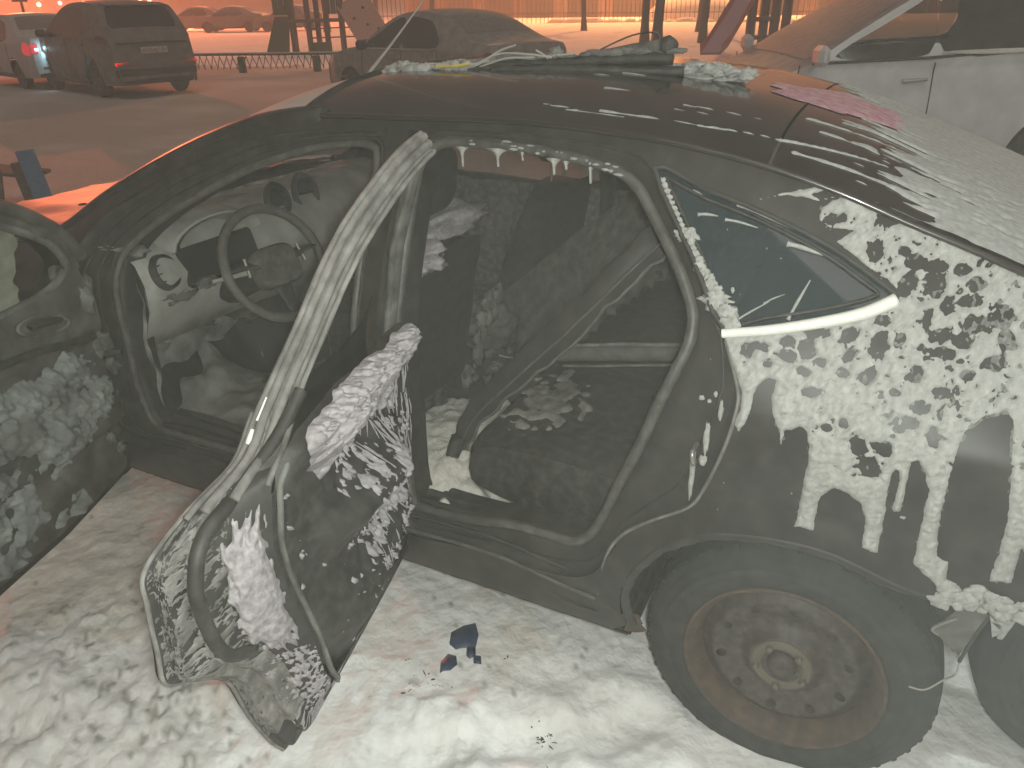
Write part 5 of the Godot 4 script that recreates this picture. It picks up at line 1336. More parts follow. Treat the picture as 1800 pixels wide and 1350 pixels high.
func make_car(t: Node3D, c: Dictionary) -> void:
	var half: float = c.len * 0.5
	var wheels: Array = c.wheels
	var holes := []
	if c.get("cut", false):
		for w in c.windows:
			var hp := rounded(pts(w), 3)
			holes.append([hp, bbox(hp)])
	var keep := func(x: float, v: float) -> float:
		var y := lerpf(0.24, interp(x, c.tx, c.ty), v)
		var d := 1.0
		for w in wheels: d = minf(d, Vector2(x - w, y - c.wr).length() - (c.wr + 0.05))
		for w in holes: d = minf(d, -sd(w[0], Vector2(x, y), w[1]))
		return d
	for sgn in [1.0, -1.0]:
		var ps := func(x: float, v: float, _f: float) -> Vector3:
			var y := lerpf(0.24, interp(x, c.tx, c.ty), v)
			return Vector3(x, y, sgn * car_side(c, x, y))
		part("body_side", sheet(ps, keep, lin(-half, half, 110), lin(0, 1, 44)), M[c.paint], t)
		for w in c.windows: part("side_window", patch(c, w, sgn, 0.005), M[c.glass], t)
		part("door_handle", tube([Vector3(c.handle, c.belt - 0.13, sgn * (car_side(c, c.handle, c.belt - 0.13) + 0.02)), Vector3(c.handle + 0.19, c.belt - 0.12, sgn * (car_side(c, c.handle, c.belt - 0.12) + 0.022))], 0.014, 8), M[c.get("handle_m", c.paint)], t)
		part("door_handle", tube([Vector3(c.handle + 1.0, c.belt - 0.115, sgn * (car_side(c, c.handle + 1.0, c.belt - 0.13) + 0.02)), Vector3(c.handle + 1.19, c.belt - 0.105, sgn * (car_side(c, c.handle + 1.0, c.belt - 0.12) + 0.022))], 0.014, 8), M[c.get("handle_m", c.paint)], t)
		var mz: float = car_side(c, c.mirror, c.belt) + 0.1
		part("wing_mirror", cbox(Vector3(c.mirror, c.belt + 0.07, sgn * mz), Vector3(0.09, 0.15, 0.2), 0.035), M[c.get("mirror_m", "black_plastic")], t)
		for gx in c.seams:
			var sm := []
			for y in lin(0.3, c.belt, 12): sm.append(Vector3(gx + c.get("slant", 0.0) * (y - 0.3), y, sgn * (car_side(c, gx, y) + 0.001)))
			part("door_seam", tube(sm, 0.005, 5), M.black_hole, t)
		part("sill_trim", tube([Vector3(wheels[0] + c.wr + 0.05, 0.26, sgn * (c.hw - 0.05)), Vector3(wheels[1] - c.wr - 0.05, 0.26, sgn * (c.hw - 0.05))], 0.05, 8), M.black_plastic, t)
	var tp := func(x: float, w: float, _f: float) -> Vector3: return car_top(c, x, w)
	part("upper_body", sheet(tp, null, lin(-half, half, 150), lin(-1, 1, 30)), M[c.get("top_m", c.paint)], t)
	part("underbody", cbox(Vector3(0, 0.34, 0), Vector3(c.len - 0.3, 0.2, c.hw * 1.7), 0.05), M.black_plastic, t)
	for e in c.ends:
		part(e[0], top_patch(c, e[1], e[2], -e[3], e[3], 0.006), M[e[4]], t)
	for wx in wheels:
		for sgn in [1.0, -1.0]:
			var wn := node("wheel", t, Transform3D(Basis(Vector3.UP, 0.0 if sgn > 0 else PI), Vector3(wx, c.wr, sgn * (c.hw - 0.05))))
			var r: float = c.wr
			part("tyre", lathe([[r * 0.64, -0.02], [r * 0.72, 0.0], [r * 0.93, -0.005], [r, -0.03], [r, -0.17], [r * 0.8, -0.2]], 40), M.tyre, wn)
			part("rim", lathe([[0.0, -0.03], [r * 0.14, -0.025], [r * 0.2, -0.045], [r * 0.55, -0.03], [r * 0.62, -0.012], [r * 0.66, -0.01], [r * 0.66, -0.05]], 40), M[c.get("rim_m", "dark_steel")], wn)
			for i in 5:
				var a := TAU * i / 5
				part("spoke", cbox(Vector3(cos(a), sin(a), 0) * r * 0.36 + Vector3(0, 0, -0.022), Vector3(r * 0.5, r * 0.13, 0.02), 0.005, Basis(Vector3(0, 0, 1), a)), M[c.get("rim_m", "dark_steel")], wn)

# rows of corner prisms facing +x that throw light back where it came from
func retro(at: Vector3, wide: float, high: float) -> MB:
	var b := MB.new()
	var l := 0.012
	var a := Vector3(0.25, 0, 0.97) * 0.0 + Vector3(1, 0, 0)
	var e := []
	for k in 3:
		var ang := TAU * k / 3.0
		e.append((a / sqrt(3.0) + (Vector3(0, 1, 0) * cos(ang) + Vector3(0, 0, 1) * sin(ang)) * sqrt(2.0 / 3.0)) * l)
	var dz := l * sqrt(2.0) ; var dy := l * sqrt(1.5)
	for j in int(high / dy) + 1:
		for i in int(wide / dz) + 1:
			var p := at + Vector3(-0.006, (j - high / dy * 0.5) * dy, (i + 0.5 * (j % 2) - wide / dz * 0.5) * dz)
			for k in 3:
				var u: Vector3 = e[k]; var v: Vector3 = e[(k + 1) % 3]
				b.face([p, p + u, p + u + v, p + v])
	return b

func build_cars() -> void:
	# grey sedan seen from its left rear, iced over
	var turn := atan2(-0.314, 0.949)
	var g := thing("frosted_sedan", "grey sedan iced over, parked directly behind the wreck, facing away", "car", Vector3(-5.42, 0, -9.82) + Vector3(-0.949, 0, -0.314) * 2.1, turn)
	var sed := {"len": 4.45, "hw": 0.86, "belt": 0.93, "roof": 1.47, "inset": 0.25, "wr": 0.3, "wheels": [-1.32, 1.28], "paint": "grey_frost_paint", "glass": "dark_window",
		"tx": [-2.225, -2.2, -2.1, -1.9, -1.35, -1.0, -0.5, -0.15, 0.25, 0.7, 1.1, 1.55, 1.8, 2.1, 2.18, 2.21, 2.225], "ty": [0.4, 0.62, 0.72, 0.8, 0.93, 0.98, 1.28, 1.43, 1.475, 1.455, 1.36, 1.14, 1.06, 1.03, 0.97, 0.7, 0.32],
		"windows": [[-0.85, 0.97, -0.45, 1.22, -0.2, 1.35, 0.05, 1.39, 0.08, 0.97], [0.16, 0.97, 0.14, 1.39, 0.45, 1.39, 0.72, 1.34, 0.9, 1.2, 0.98, 1.0]],
		"handle": -0.12, "mirror": -0.8, "seams": [-0.95, 0.12, 1.0], "slant": 0.0, "top_m": "grey_frost_paint",
		"ends": [["rear_window", 0.95, 1.52, 0.88, "frost_window"], ["windscreen", -0.93, -0.3, 0.9, "frost_window"]]}
	make_car(g, sed)
	for sgn in [1.0, -1.0]:
		part("head_lamp", patch(sed, [-2.14, 0.66, -2.12, 0.72, -1.9, 0.77, -1.75, 0.76, -1.8, 0.7, -1.98, 0.65], sgn, 0.008, 0.03), M.lamp_glass, g)
		part("tail_lamp", patch(sed, [1.95, 0.82, 1.98, 0.94, 2.12, 0.93, 2.16, 0.8], sgn, 0.008, 0.03), M.red_lens, g)
		part("window_trim", tube([Vector3(-0.85, 0.945, sgn * car_side(sed, -0.8, 0.945)), Vector3(0.1, 0.95, sgn * (car_side(sed, 0, 0.95) + 0.004)), Vector3(1.0, 0.965, sgn * (car_side(sed, 1.0, 0.96) + 0.004))], 0.014, 6), M.foam, g)
	part("snow_on_boot", blob(Vector3(2.0, 1.05, 0.1), Vector3(0.12, 0.03, 0.6), 0.4, 0.6, 16), M.floor_snow, g)
	# dark crossover seen from behind, its plate catching the flash
	var sturn := atan2(-0.287, 0.958)
	var sdir := Vector3(0.958, 0, 0.287)
	var s := thing("dark_crossover", "dark dirty crossover with a pale number plate and red rear reflectors", "car", Vector3(-13.7, 0, -10.18) - sdir * 2.25, sturn)
	var suv := {"len": 4.5, "hw": 0.93, "belt": 1.08, "roof": 1.7, "inset": 0.24, "wr": 0.36, "wheels": [-1.35, 1.3], "paint": "dirty_dark_paint", "glass": "dark_window",
		"tx": [-2.25, -2.2, -2.1, -1.9, -1.3, -1.05, -0.5, -0.15, 0.4, 1.1, 1.5, 1.68, 1.95, 2.08, 2.14, 2.2, 2.24, 2.25], "ty": [0.45, 0.75, 0.85, 0.95, 1.06, 1.11, 1.45, 1.62, 1.71, 1.7, 1.66, 1.6, 1.2, 1.05, 0.95, 0.72, 0.55, 0.32],
		"windows": [[-0.9, 1.12, -0.5, 1.38, -0.2, 1.54, 0.05, 1.6, 0.08, 1.12], [0.16, 1.12, 0.14, 1.6, 0.6, 1.61, 0.95, 1.55, 1.05, 1.15], [1.12, 1.18, 1.1, 1.53, 1.4, 1.46, 1.5, 1.26]],
		"handle": -0.1, "mirror": -0.85, "seams": [-1.0, 0.12, 1.1], "mirror_m": "black_plastic", "ends": [["rear_window", 1.66, 1.93, 0.82, "dark_window"], ["windscreen", -1.0, -0.3, 0.9, "dark_window"]]}
	make_car(s, suv)
	for sgn in [1.0, -1.0]:
		part("tail_lamp", patch(suv, [1.75, 1.02, 1.8, 1.14, 2.0, 1.1, 2.06, 1.0], sgn, 0.01, 0.03), M.dark_red_lens, s)
		var rf := part("reflector", cbox(Vector3(2.205, 0.63, sgn * 0.68), Vector3(0.03, 0.06, 0.27), 0.008), M.dark_red_lens, s)
		part("corner_prisms", retro(Vector3(2.223, 0.63, sgn * 0.68), 0.25, 0.05), M.red_prism, rf)
		part("exhaust", cbox(Vector3(2.235, 0.38, sgn * 0.42 - 0.1), Vector3(0.04, 0.07, 0.19), 0.02), M.bare_steel, s)
	part("bumper_cladding", cbox(Vector3(2.16, 0.47, 0), Vector3(0.18, 0.22, 1.6), 0.06), M.black_plastic, s)
	part("roof_spoiler", cbox(Vector3(1.62, 1.665, 0), Vector3(0.26, 0.03, 1.2), 0.012, Basis(Vector3(0, 0, 1), -0.15)), M.dirty_dark_paint, s)
	part("rear_crease", tube([Vector3(2.135, 0.99, -0.7), Vector3(2.165, 1.0, 0), Vector3(2.135, 0.99, 0.7)], 0.018, 6), M.black_plastic, s)
	var plate := part("number_plate", cbox(Vector3(2.196, 0.86, 0), Vector3(0.012, 0.114, 0.52), 0.004, Basis(Vector3(0, 0, 1), 0.2)), M.plate_white, s)
	var tm := TextMesh.new()
	var font := SystemFont.new(); font.font_names = PackedStringArray(["Droid Sans"])
	tm.text = "в505ву186"; tm.font = font; tm.font_size = 32; tm.pixel_size = 0.0030; tm.depth = 0.003
	part("plate_lettering", tm, M.plate_ink, plate, Transform3D(Basis(Vector3(0, 0, 1), 0.2) * Basis(Vector3.UP, PI / 2), Vector3(2.204, 0.861, 0)))
	# white sedan beside it, its lamps given an added glow
	var wc := Vector3(-17.5, 0, -10.08) - sdir * 2.2 + Vector3(0.287, 0, -0.958) * 0.78
	var w := thing("white_sedan", "white sedan, its tail lamps given an added glow, standing beside the dark crossover", "car", wc, sturn)
	var ws := sed.duplicate()
	ws.paint = "white_paint"; ws.top_m = "white_paint"
	ws.tx = sed.tx; ws.ty = sed.ty.map(func(y): return y * 1.02)
	make_car(w, ws)
	for sgn in [1.0, -1.0]:
		part("tail_lamp", patch(ws, [1.92, 0.74, 1.95, 0.95, 2.1, 0.93, 2.16, 0.72], sgn, 0.01, 0.03), M.red_glow_soft, w)
		part("tail_lamp", cbox(Vector3(2.2, 0.84, sgn * 0.66), Vector3(0.03, 0.2, 0.16), 0.02, Basis(Vector3(0, 0, 1), 0.12)), M.red_glow_soft, w)
		part("reversing_lamp", cbox(Vector3(2.214, 0.82, sgn * 0.62), Vector3(0.02, 0.06, 0.08), 0.01), M.white_glow, w)
		part("reflector", cbox(Vector3(2.225, 0.46, sgn * 0.5), Vector3(0.02, 0.03, 0.14), 0.008), M.dark_red_lens, w)
	part("badge", cbox(Vector3(2.218, 0.66, 0.42), Vector3(0.01, 0.06, 0.13), 0.004), M.plate_white, w)
	var ol := OmniLight3D.new(); ol.name = "added_boot_light"; ol.light_color = Color(0.75, 0.95, 1.0); ol.light_energy = 0.22; ol.light_size = 0.05; ol.shadow_enabled = true; ol.omni_range = 20  # added light standing in for a headlamp shining on the boot
	w.add_child(ol); ol.position = Vector3(2.36, 0.85, 0.5)
	# silver people carrier behind the tail of the wreck
	var vt := deg_to_rad(27.7)
	var vdir := Vector3(-cos(vt), 0, sin(vt))
	var v := thing("silver_minivan", "tall silver car with a door handle and dark windows, close behind the wreck's tail", "car", Vector3(-0.32, 0, -5.79) + vdir * 0.0 + Vector3(sin(vt), 0, cos(vt)) * -0.93, vt)
	var van := {"len": 4.7, "hw": 0.93, "belt": 1.13, "roof": 1.78, "inset": 0.24, "wr": 0.35, "wheels": [-1.35, 1.45], "paint": "silver_paint", "glass": "see_window", "top_m": "grey_frost_paint",
		"tx": [-2.2, -2.15, -2.05, -1.8, -1.2, -0.72, -0.3, 0.1, 0.45, 0.7, 1.3, 1.8, 2.0, 2.15, 2.25, 2.32, 2.35], "ty": [0.45, 0.68, 0.78, 0.86, 0.98, 1.09, 1.33, 1.55, 1.72, 1.78, 1.79, 1.73, 1.6, 1.3, 1.05, 0.7, 0.35],
		"windows": [[-0.38, 1.17, -0.36, 1.24, -0.1, 1.38, 0.2, 1.54, 0.34, 1.6, 0.3, 1.19], [0.42, 1.2, 0.46, 1.69, 1.0, 1.69, 1.25, 1.66, 1.32, 1.26]],
		"cut": true, "handle": 0.12, "mirror": -0.58, "seams": [-0.7, 0.36, 1.25], "mirror_m": "silver_paint", "handle_m": "bright_handle", "ends": [["windscreen", -0.62, 0.36, 0.9, "frost_window"], ["rear_window", 1.95, 2.15, 0.8, "dark_window"]]}
	make_car(v, van)
	for sgn in [1.0, -1.0]:
		part("belt_trim", tube([Vector3(-0.6, 1.14, sgn * (car_side(van, -0.6, 1.14) + 0.004)), Vector3(0.3, 1.165, sgn * (car_side(van, 0.3, 1.165) + 0.008)), Vector3(1.35, 1.235, sgn * (car_side(van, 1.35, 1.235) + 0.006))], 0.012, 6), M.black_plastic, v)
		part("snow_on_sill", blob(Vector3(0.95, 1.205, sgn * (car_side(van, 0.95, 1.2) + 0.01)), Vector3(0.5, 0.018, 0.025), 0.5, 0.6, 16), M.floor_snow, v)
	# far row of snowed-in cars
	var fars := [[-41.08, -39.46, 0.5, "snow-topped dark car in the far row, beside the lamp pole"], [-45.42, -40.71, 0.45, "low snow-topped car in the far row beyond the dark crossover"], [-37.5, -40.9, 0.5, "snow-topped car in the far row, next to the play tower"]]
	for f in fars:
		var c := thing("snowed_in_car", f[3], "car", Vector3(f[0], 0, f[1]), f[2], "snowed-in cars in the far row")
		var fc := sed.duplicate(); fc.paint = "dirty_dark_paint"; fc.top_m = "floor_snow"
		make_car(c, fc)

# ================================================================ yard furniture and trees
func build_yard() -> void:
	# low lattice fence
	var a := Vector3(-18.4, 0, -14.36); var b := Vector3(-11.4, 0, -17.1)
	var lf := thing("low_fence", "low dark lattice fence along the edge of the playground", "fence", a)
	var dirv := b - a
	wpart("rail", tube([a + Vector3(0, 0.44, 0), a + dirv * 0.5 + Vector3(0, 0.43, 0), b + Vector3(0, 0.44, 0)], 0.028, 6), M.fence_paint, lf)
	wpart("snow_on_rail", tube([a + Vector3(0, 0.475, 0), a + dirv * 0.5 + Vector3(0, 0.465, 0), b + Vector3(0, 0.475, 0)], 0.02, 6), M.floor_snow, lf)
	for i in 84:
		var p := a + dirv * ((i + 0.5) / 84.0)
		var lean := dirv.normalized() * (0.06 if i % 2 == 0 else -0.06) * rng.randf_range(0.6, 1.4)
		wpart("lattice_bar", tube([p - lean + Vector3(0, 0.05 + rng.randf() * 0.08, 0), p + lean + Vector3(0, 0.43, 0)], 0.011, 5), M.fence_paint, lf)
	for u in [0.02, 0.28, 0.55, 0.8]:
		wpart("post", cbox(a + dirv * u + Vector3(0, 0.18, 0), Vector3(0.2, 0.42, 0.12), 0.02), M.green_board, lf)
	# wooden play tower
	var o := Vector3(-20.0, 0, -22.1)
	var ax := Vector3(0.78, 0, -0.63); var az := Vector3(0.63, 0, 0.78)
	var pt := thing("play_tower", "brown and green wooden play tower with board panels at the playground", "play tower", o)
	for u in [[-0.55, 0.0], [0.0, 0.0], [0.62, 0.0], [1.15, 0.0], [-0.55, -1.1], [0.3, -1.1], [1.15, -1.1]]:
		var p: Vector3 = o + ax * u[0] + az * u[1]
		wpart("post", tube([p - Vector3(0, 0.1, 0), p + Vector3(0, 3.2, 0)], 0.1, 8), M.brown_wood, pt)
	for u in [[-0.85, 0.02, 0.5, 1.0], [0.9, 0.02, 0.55, 0.8]]:
		var p: Vector3 = o + ax * u[0] + az * u[1]
		for k in 3: wpart("green_board", cbox(p + Vector3(0, 1.25 + u[3] * 0.5, 0) + ax * (k - 1) * 0.19, Vector3(0.18, u[3], 0.05), 0.01, Basis(ax, Vector3.UP, az)), M.green_board, pt)
	var ramp := MB.new()
	ramp.face([o + ax * -1.55 + az * 0.1, o + ax * -0.75 + az * 0.1, o + ax * -0.6 + az * 0.1 + Vector3(0, 1.2, 0), o + ax * -1.1 + az * 0.1 + Vector3(0, 1.2, 0)])
	ramp.face([o + ax * -1.55 + az * 0.02, o + ax * -0.75 + az * 0.02, o + ax * -0.6 + az * 0.02 + Vector3(0, 1.2, 0), o + ax * -1.1 + az * 0.02 + Vector3(0, 1.2, 0)])
	wpart("side_board", ramp, M.green_board, pt)
	wpart("platform", cbox(o + ax * 0.3 + az * -0.5 + Vector3(0, 1.05, 0), Vector3(2.0, 0.1, 1.3), 0.02, Basis(ax, Vector3.UP, az)), M.brown_wood, pt)
	wpart("low_board", cbox(o + ax * 0.35 + Vector3(0, 0.18, 0) + az * 0.12, Vector3(0.75, 0.36, 0.05), 0.01, Basis(ax, Vector3.UP, az)), M.green_board, pt)
	for y in [0.5, 0.8]: wpart("cross_rail", tube([o + ax * 0.1 + Vector3(0, y, 0), o + ax * 1.9 + Vector3(0, y + 0.02, 0)], 0.025, 6), M.brown_wood, pt)
	wpart("brace", tube([o + ax * 1.25 + az * 0.1 + Vector3(0, 1.1, 0), o + ax * 2.15 + az * 0.3 + Vector3(0, 0.2, 0)], 0.07, 6), M.brown_wood, pt)
	# leaning climbing board with holds
	var cbn := thing("climbing_board", "pale leaning climbing board with dark holds beside the play tower", "climbing board", o + ax * 1.9 + az * 0.1)
	var cb_at := o + ax * 1.95 + az * 0.3 + Vector3(0, 0.95, 0)
	var cb_b := Basis(ax, Vector3.UP, az) * Basis(Vector3(0, 0, 1), 0.5) * Basis(Vector3.RIGHT, -0.3)
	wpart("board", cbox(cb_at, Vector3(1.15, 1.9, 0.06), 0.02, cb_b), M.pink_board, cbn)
	for h in [[-0.25, 0.3], [0.2, 0.45], [0.05, -0.1], [0.3, -0.4], [-0.3, -0.5]]:
		wpart("hold", blob(cb_at + cb_b * Vector3(h[0], h[1], 0.06), Vector3(0.06, 0.05, 0.05), 0.3, 0.5, 10), M.black_plastic, cbn)
	# red slide on a timber frame
	var sl := thing("red_slide", "red playground slide on a dark timber frame with rungs", "slide", Vector3(-5.5, 0, -22.4))
	var foot := Vector3(-5.75, 0.15, -21.7); var head := Vector3(-5.1, 2.3, -24.6)
	var sx := Vector3(0.9, 0, -0.42)
	wpart("chute", loft([[foot - sx * 0.3 + Vector3(0, 0.28, 0), foot - sx * 0.27, foot + sx * 0.27, foot + sx * 0.3 + Vector3(0, 0.28, 0)], [foot.lerp(head, 0.15) - sx * 0.3 + Vector3(0, 0.14, 0), foot.lerp(head, 0.15) - sx * 0.27 - Vector3(0, 0.15, 0), foot.lerp(head, 0.15) + sx * 0.27 - Vector3(0, 0.15, 0), foot.lerp(head, 0.15) + sx * 0.3 + Vector3(0, 0.14, 0)], [head - sx * 0.3 + Vector3(0, 0.28, 0), head - sx * 0.27, head + sx * 0.27, head + sx * 0.3 + Vector3(0, 0.28, 0)]]), M.slide_red, sl)
	wpart("snow_in_chute", loft([[foot - sx * 0.25 + Vector3(0, 0.05, 0), foot + sx * 0.25 + Vector3(0, 0.05, 0)], [foot.lerp(head, 0.5) - sx * 0.25 + Vector3(0, 0.0, 0), foot.lerp(head, 0.5) + sx * 0.25 + Vector3(0, 0.0, 0)], [head - sx * 0.25 + Vector3(0, 0.04, 0), head + sx * 0.25 + Vector3(0, 0.04, 0)]]), M.foam_dyed, sl)
	for p in [Vector3(-4.75, 0, -25.0), Vector3(-5.35, 0, -24.6), Vector3(-4.6, 0, -26.0), Vector3(-5.2, 0, -25.7)]:
		wpart("post", tube([p - Vector3(0, 0.2, 0), p + Vector3(0.02, 3.4, 0)], 0.14, 8), M.brown_wood, sl)
	for y in [0.45, 0.95]: wpart("rung", tube([Vector3(-4.75, y, -24.95), Vector3(-5.35, y, -24.55)], 0.07, 6), M.brown_wood, sl)
	wpart("deck", cbox(Vector3(-5.0, 2.2, -25.3), Vector3(1.1, 0.12, 1.3), 0.02), M.brown_wood, sl)
	wpart("tower_board", cbox(Vector3(-5.3, 2.6, -24.75), Vector3(0.8, 0.8, 0.06), 0.02), M.green_board, sl)
	# picket fence far behind
	var fp := [Vector3(-38.3, 0, -47.3), Vector3(-25.6, 0, -52.8), Vector3(-11.7, 0, -51.3), Vector3(-3.5, 0, -50.0)]
	var pf := thing("picket_fence", "tall dark metal picket fence at the far edge of the playground", "fence", fp[1])
	var pick := tube([Vector3(0, -0.15, 0), Vector3(0, 2.1, 0)], 0.022, 5).mesh()
	for s in 3:
		var n := int(fp[s].distance_to(fp[s + 1]) / 0.31)
		for i in n:
			var p: Vector3 = fp[s].lerp(fp[s + 1], float(i) / n)
			p.y = ground_y(p.x, p.z)
			var o2 := part("picket", pick, M.fence_paint, pf)
			o2.position = p - fp[1]
		for y in [0.65, 1.9]: wpart("rail", tube([fp[s] + Vector3(0, y, 0), fp[s + 1] + Vector3(0, y, 0)], 0.025, 5), M.fence_paint, pf)
	var mounds := MB.new()
	for i in 46:
		var p: Vector3 = fp[1].lerp(fp[2], rng.randf()) if i > 14 else fp[2].lerp(fp[3], rng.randf())
		blob(p + Vector3(0, 0.05, 0.3), Vector3(rng.randf_range(0.3, 0.8), rng.randf_range(0.12, 0.34), 0.35), 0.3, 0.1, 10, false, mounds)
	structure("snow_bank", mounds, M.floor_snow, "row of small snow mounds at the foot of the picket fence")
	var bank := MB.new()
	blob(Vector3(-15.5, 0.2, -55.5), Vector3(3.0, 1.3, 1.5), 0.3, 0.03, 20, false, bank)
	structure("snow_heap", bank, M.floor_snow, "ploughed snow heap behind the picket fence")
	# garage row behind the fence
	var gr := thing("garage_row", "long low brown garage wall behind the picket fence", "building", Vector3(-22, 0, -66))
	for i in 13:
		var x := -44.0 + i * 4.0
		wpart("wall_panel", cbox(Vector3(x, 1.6, -66.5 + 0.15 * (i % 2)), Vector3(3.9, 3.6, 0.3), 0.03), M.wall_brown, gr)
		wpart("garage_door", cbox(Vector3(x, 1.2, -66.28 + 0.15 * (i % 2)), Vector3(2.6, 2.4, 0.08), 0.02), M.fence_paint, gr)
	wpart("roof", cbox(Vector3(-20, 3.5, -68), Vector3(54, 0.25, 4.2), 0.05), M.floor_snow, gr)
	# bare trees
	var trees := [[-17.52, -41.1, 0.15, "slim bare tree standing closest to the picket fence"], [-10.5, -30.2, 0.17, "bare tree with a leaning trunk, left one of the close pair"], [-9.0, -27.19, 0.19, "bare tree with the thicker trunk of the close pair"], [-11.08, -40.12, 0.17, "bare tree halfway between the close pair and the slide, further off"], [-8.29, -30.52, 0.16, "bare tree beside the red slide"], [-33.0, -39.0, 0.2, "bare tree behind the play tower"], [-30.2, -40.0, 0.18, "thin bare tree behind the climbing board"], [-27.0, -41.0, 0.17, "bare tree beyond the roof of the frosted sedan"]]
	for tr in trees:
		var t := thing("bare_tree", tr[3], "tree", Vector3(tr[0], ground_y(tr[0], tr[1]) - 0.05, tr[1]), 0.0, "bare trees by the playground")
		var lean := Vector3(rng.randf_range(-0.04, 0.1), 0, rng.randf_range(-0.05, 0.05))
		var tpth := []
		var rad := []
		for i in 12:
			var y := i * 0.7
			tpth.append(Vector3(lean.x * y + 0.03 * sin(y * 1.7 + tr[0]), y, lean.z * y + 0.03 * cos(y * 1.3)))
			rad.append(tr[2] * (1.25 if i == 0 else 1.0) * lerpf(1.0, 0.2, i / 11.0))
		part("trunk", tube(tpth, rad, 9), M.bark, t)
		var br := MB.new()
		for i in 26:
			var k := rng.randi_range(3, 11)
			var p: Vector3 = tpth[k]
			var an := rng.randf() * TAU
			var d := Vector3(cos(an), rng.randf_range(0.3, 1.0), sin(an)).normalized()
			var l := rng.randf_range(0.9, 2.3) * (1.15 - k / 16.0)
			var q := p + d * l * 0.5 + Vector3(0, 0.1, 0); var e := p + d * l + Vector3(0, 0.35, 0)
			var r0: float = rad[k] * 0.45
			tube([p, q, e], [r0, r0 * 0.6, r0 * 0.15], 5, false, br)
			for m in 4:
				var s0 := p.lerp(e, rng.randf_range(0.35, 0.9))
				var e2 := s0 + (d + Vector3(rng.randf_range(-1, 1), rng.randf_range(-0.2, 0.9), rng.randf_range(-1, 1))).normalized() * rng.randf_range(0.3, 0.9)
				tube([s0, s0.lerp(e2, 0.5), e2], [r0 * 0.35, r0 * 0.25, r0 * 0.08], 4, false, br)
		part("crown", br, M.bark, t)
	# broken bench with a blue leg board
	var bn := thing("broken_bench", "broken dark bench with a blue end board, in the snow ahead of the wreck", "bench", Vector3(-7.2, 0, -3.0))
	var bb := Basis(Vector3.UP, 0.5)
	var up := Basis(Vector3(0, 0, 1), 0.12)
	wpart("blue_end_board", cbox(Vector3(-7.03, 0.2, -3.0), Vector3(0.16, 0.62, 0.05), 0.01, bb * up), M.blue_wood, bn)
	wpart("inner_board", cbox(Vector3(-7.15, 0.15, -2.98), Vector3(0.14, 0.5, 0.05), 0.01, bb * up), M.brown_wood, bn)
	for i in 3: wpart("seat_slat", cbox(Vector3(-7.65, 0.34 - 0.01 * i, -2.75 - 0.13 * i), Vector3(1.0, 0.035, 0.11), 0.008, bb * Basis(Vector3(0, 0, 1), -0.12)), M.brown_wood, bn)
	wpart("broken_leg", cbox(Vector3(-7.42, 0.14, -2.85), Vector3(0.1, 0.4, 0.05), 0.01, bb * Basis(Vector3(0, 0, 1), -0.2)), M.brown_wood, bn)

func lamp_post(called: String, label: String, at: Vector3, h: float, col: Color, energy: float, size: float) -> void:
	var t := thing(called, label, "street lamp", at)
	part("pole", tube([Vector3(0, -0.2, 0), Vector3(0, h * 0.5, 0), Vector3(0, h, 0)], [0.11, 0.085, 0.06], 10), M.lamp_pole, t)
	part("arm", tube(curve3([Vector3(0, h - 0.1, 0), Vector3(0.2, h + 0.25, 0.3), Vector3(0.5, h + 0.3, 0.9)], 5), 0.04, 8), M.lamp_pole, t)
	part("head", cbox(Vector3(0.52, h + 0.36, 1.05), Vector3(0.3, 0.12, 0.6), 0.05), M.lamp_pole, t)
	part("lens", blob(Vector3(0.52, h + 0.27, 1.05), Vector3(0.12, 0.07, 0.24), 0.0, 1.0, 12), glow("sodium_" + called, Color(0.6, 0.4, 0.2), col, 30.0), t)
	var l := OmniLight3D.new()
	l.name = "lamp_light"; l.light_color = lc(col); l.light_energy = energy; l.light_size = size; l.omni_range = 200.0; l.omni_attenuation = 2.0; l.shadow_enabled = true
	t.add_child(l)
	l.position = Vector3(0.52, h + 0.12, 1.05)

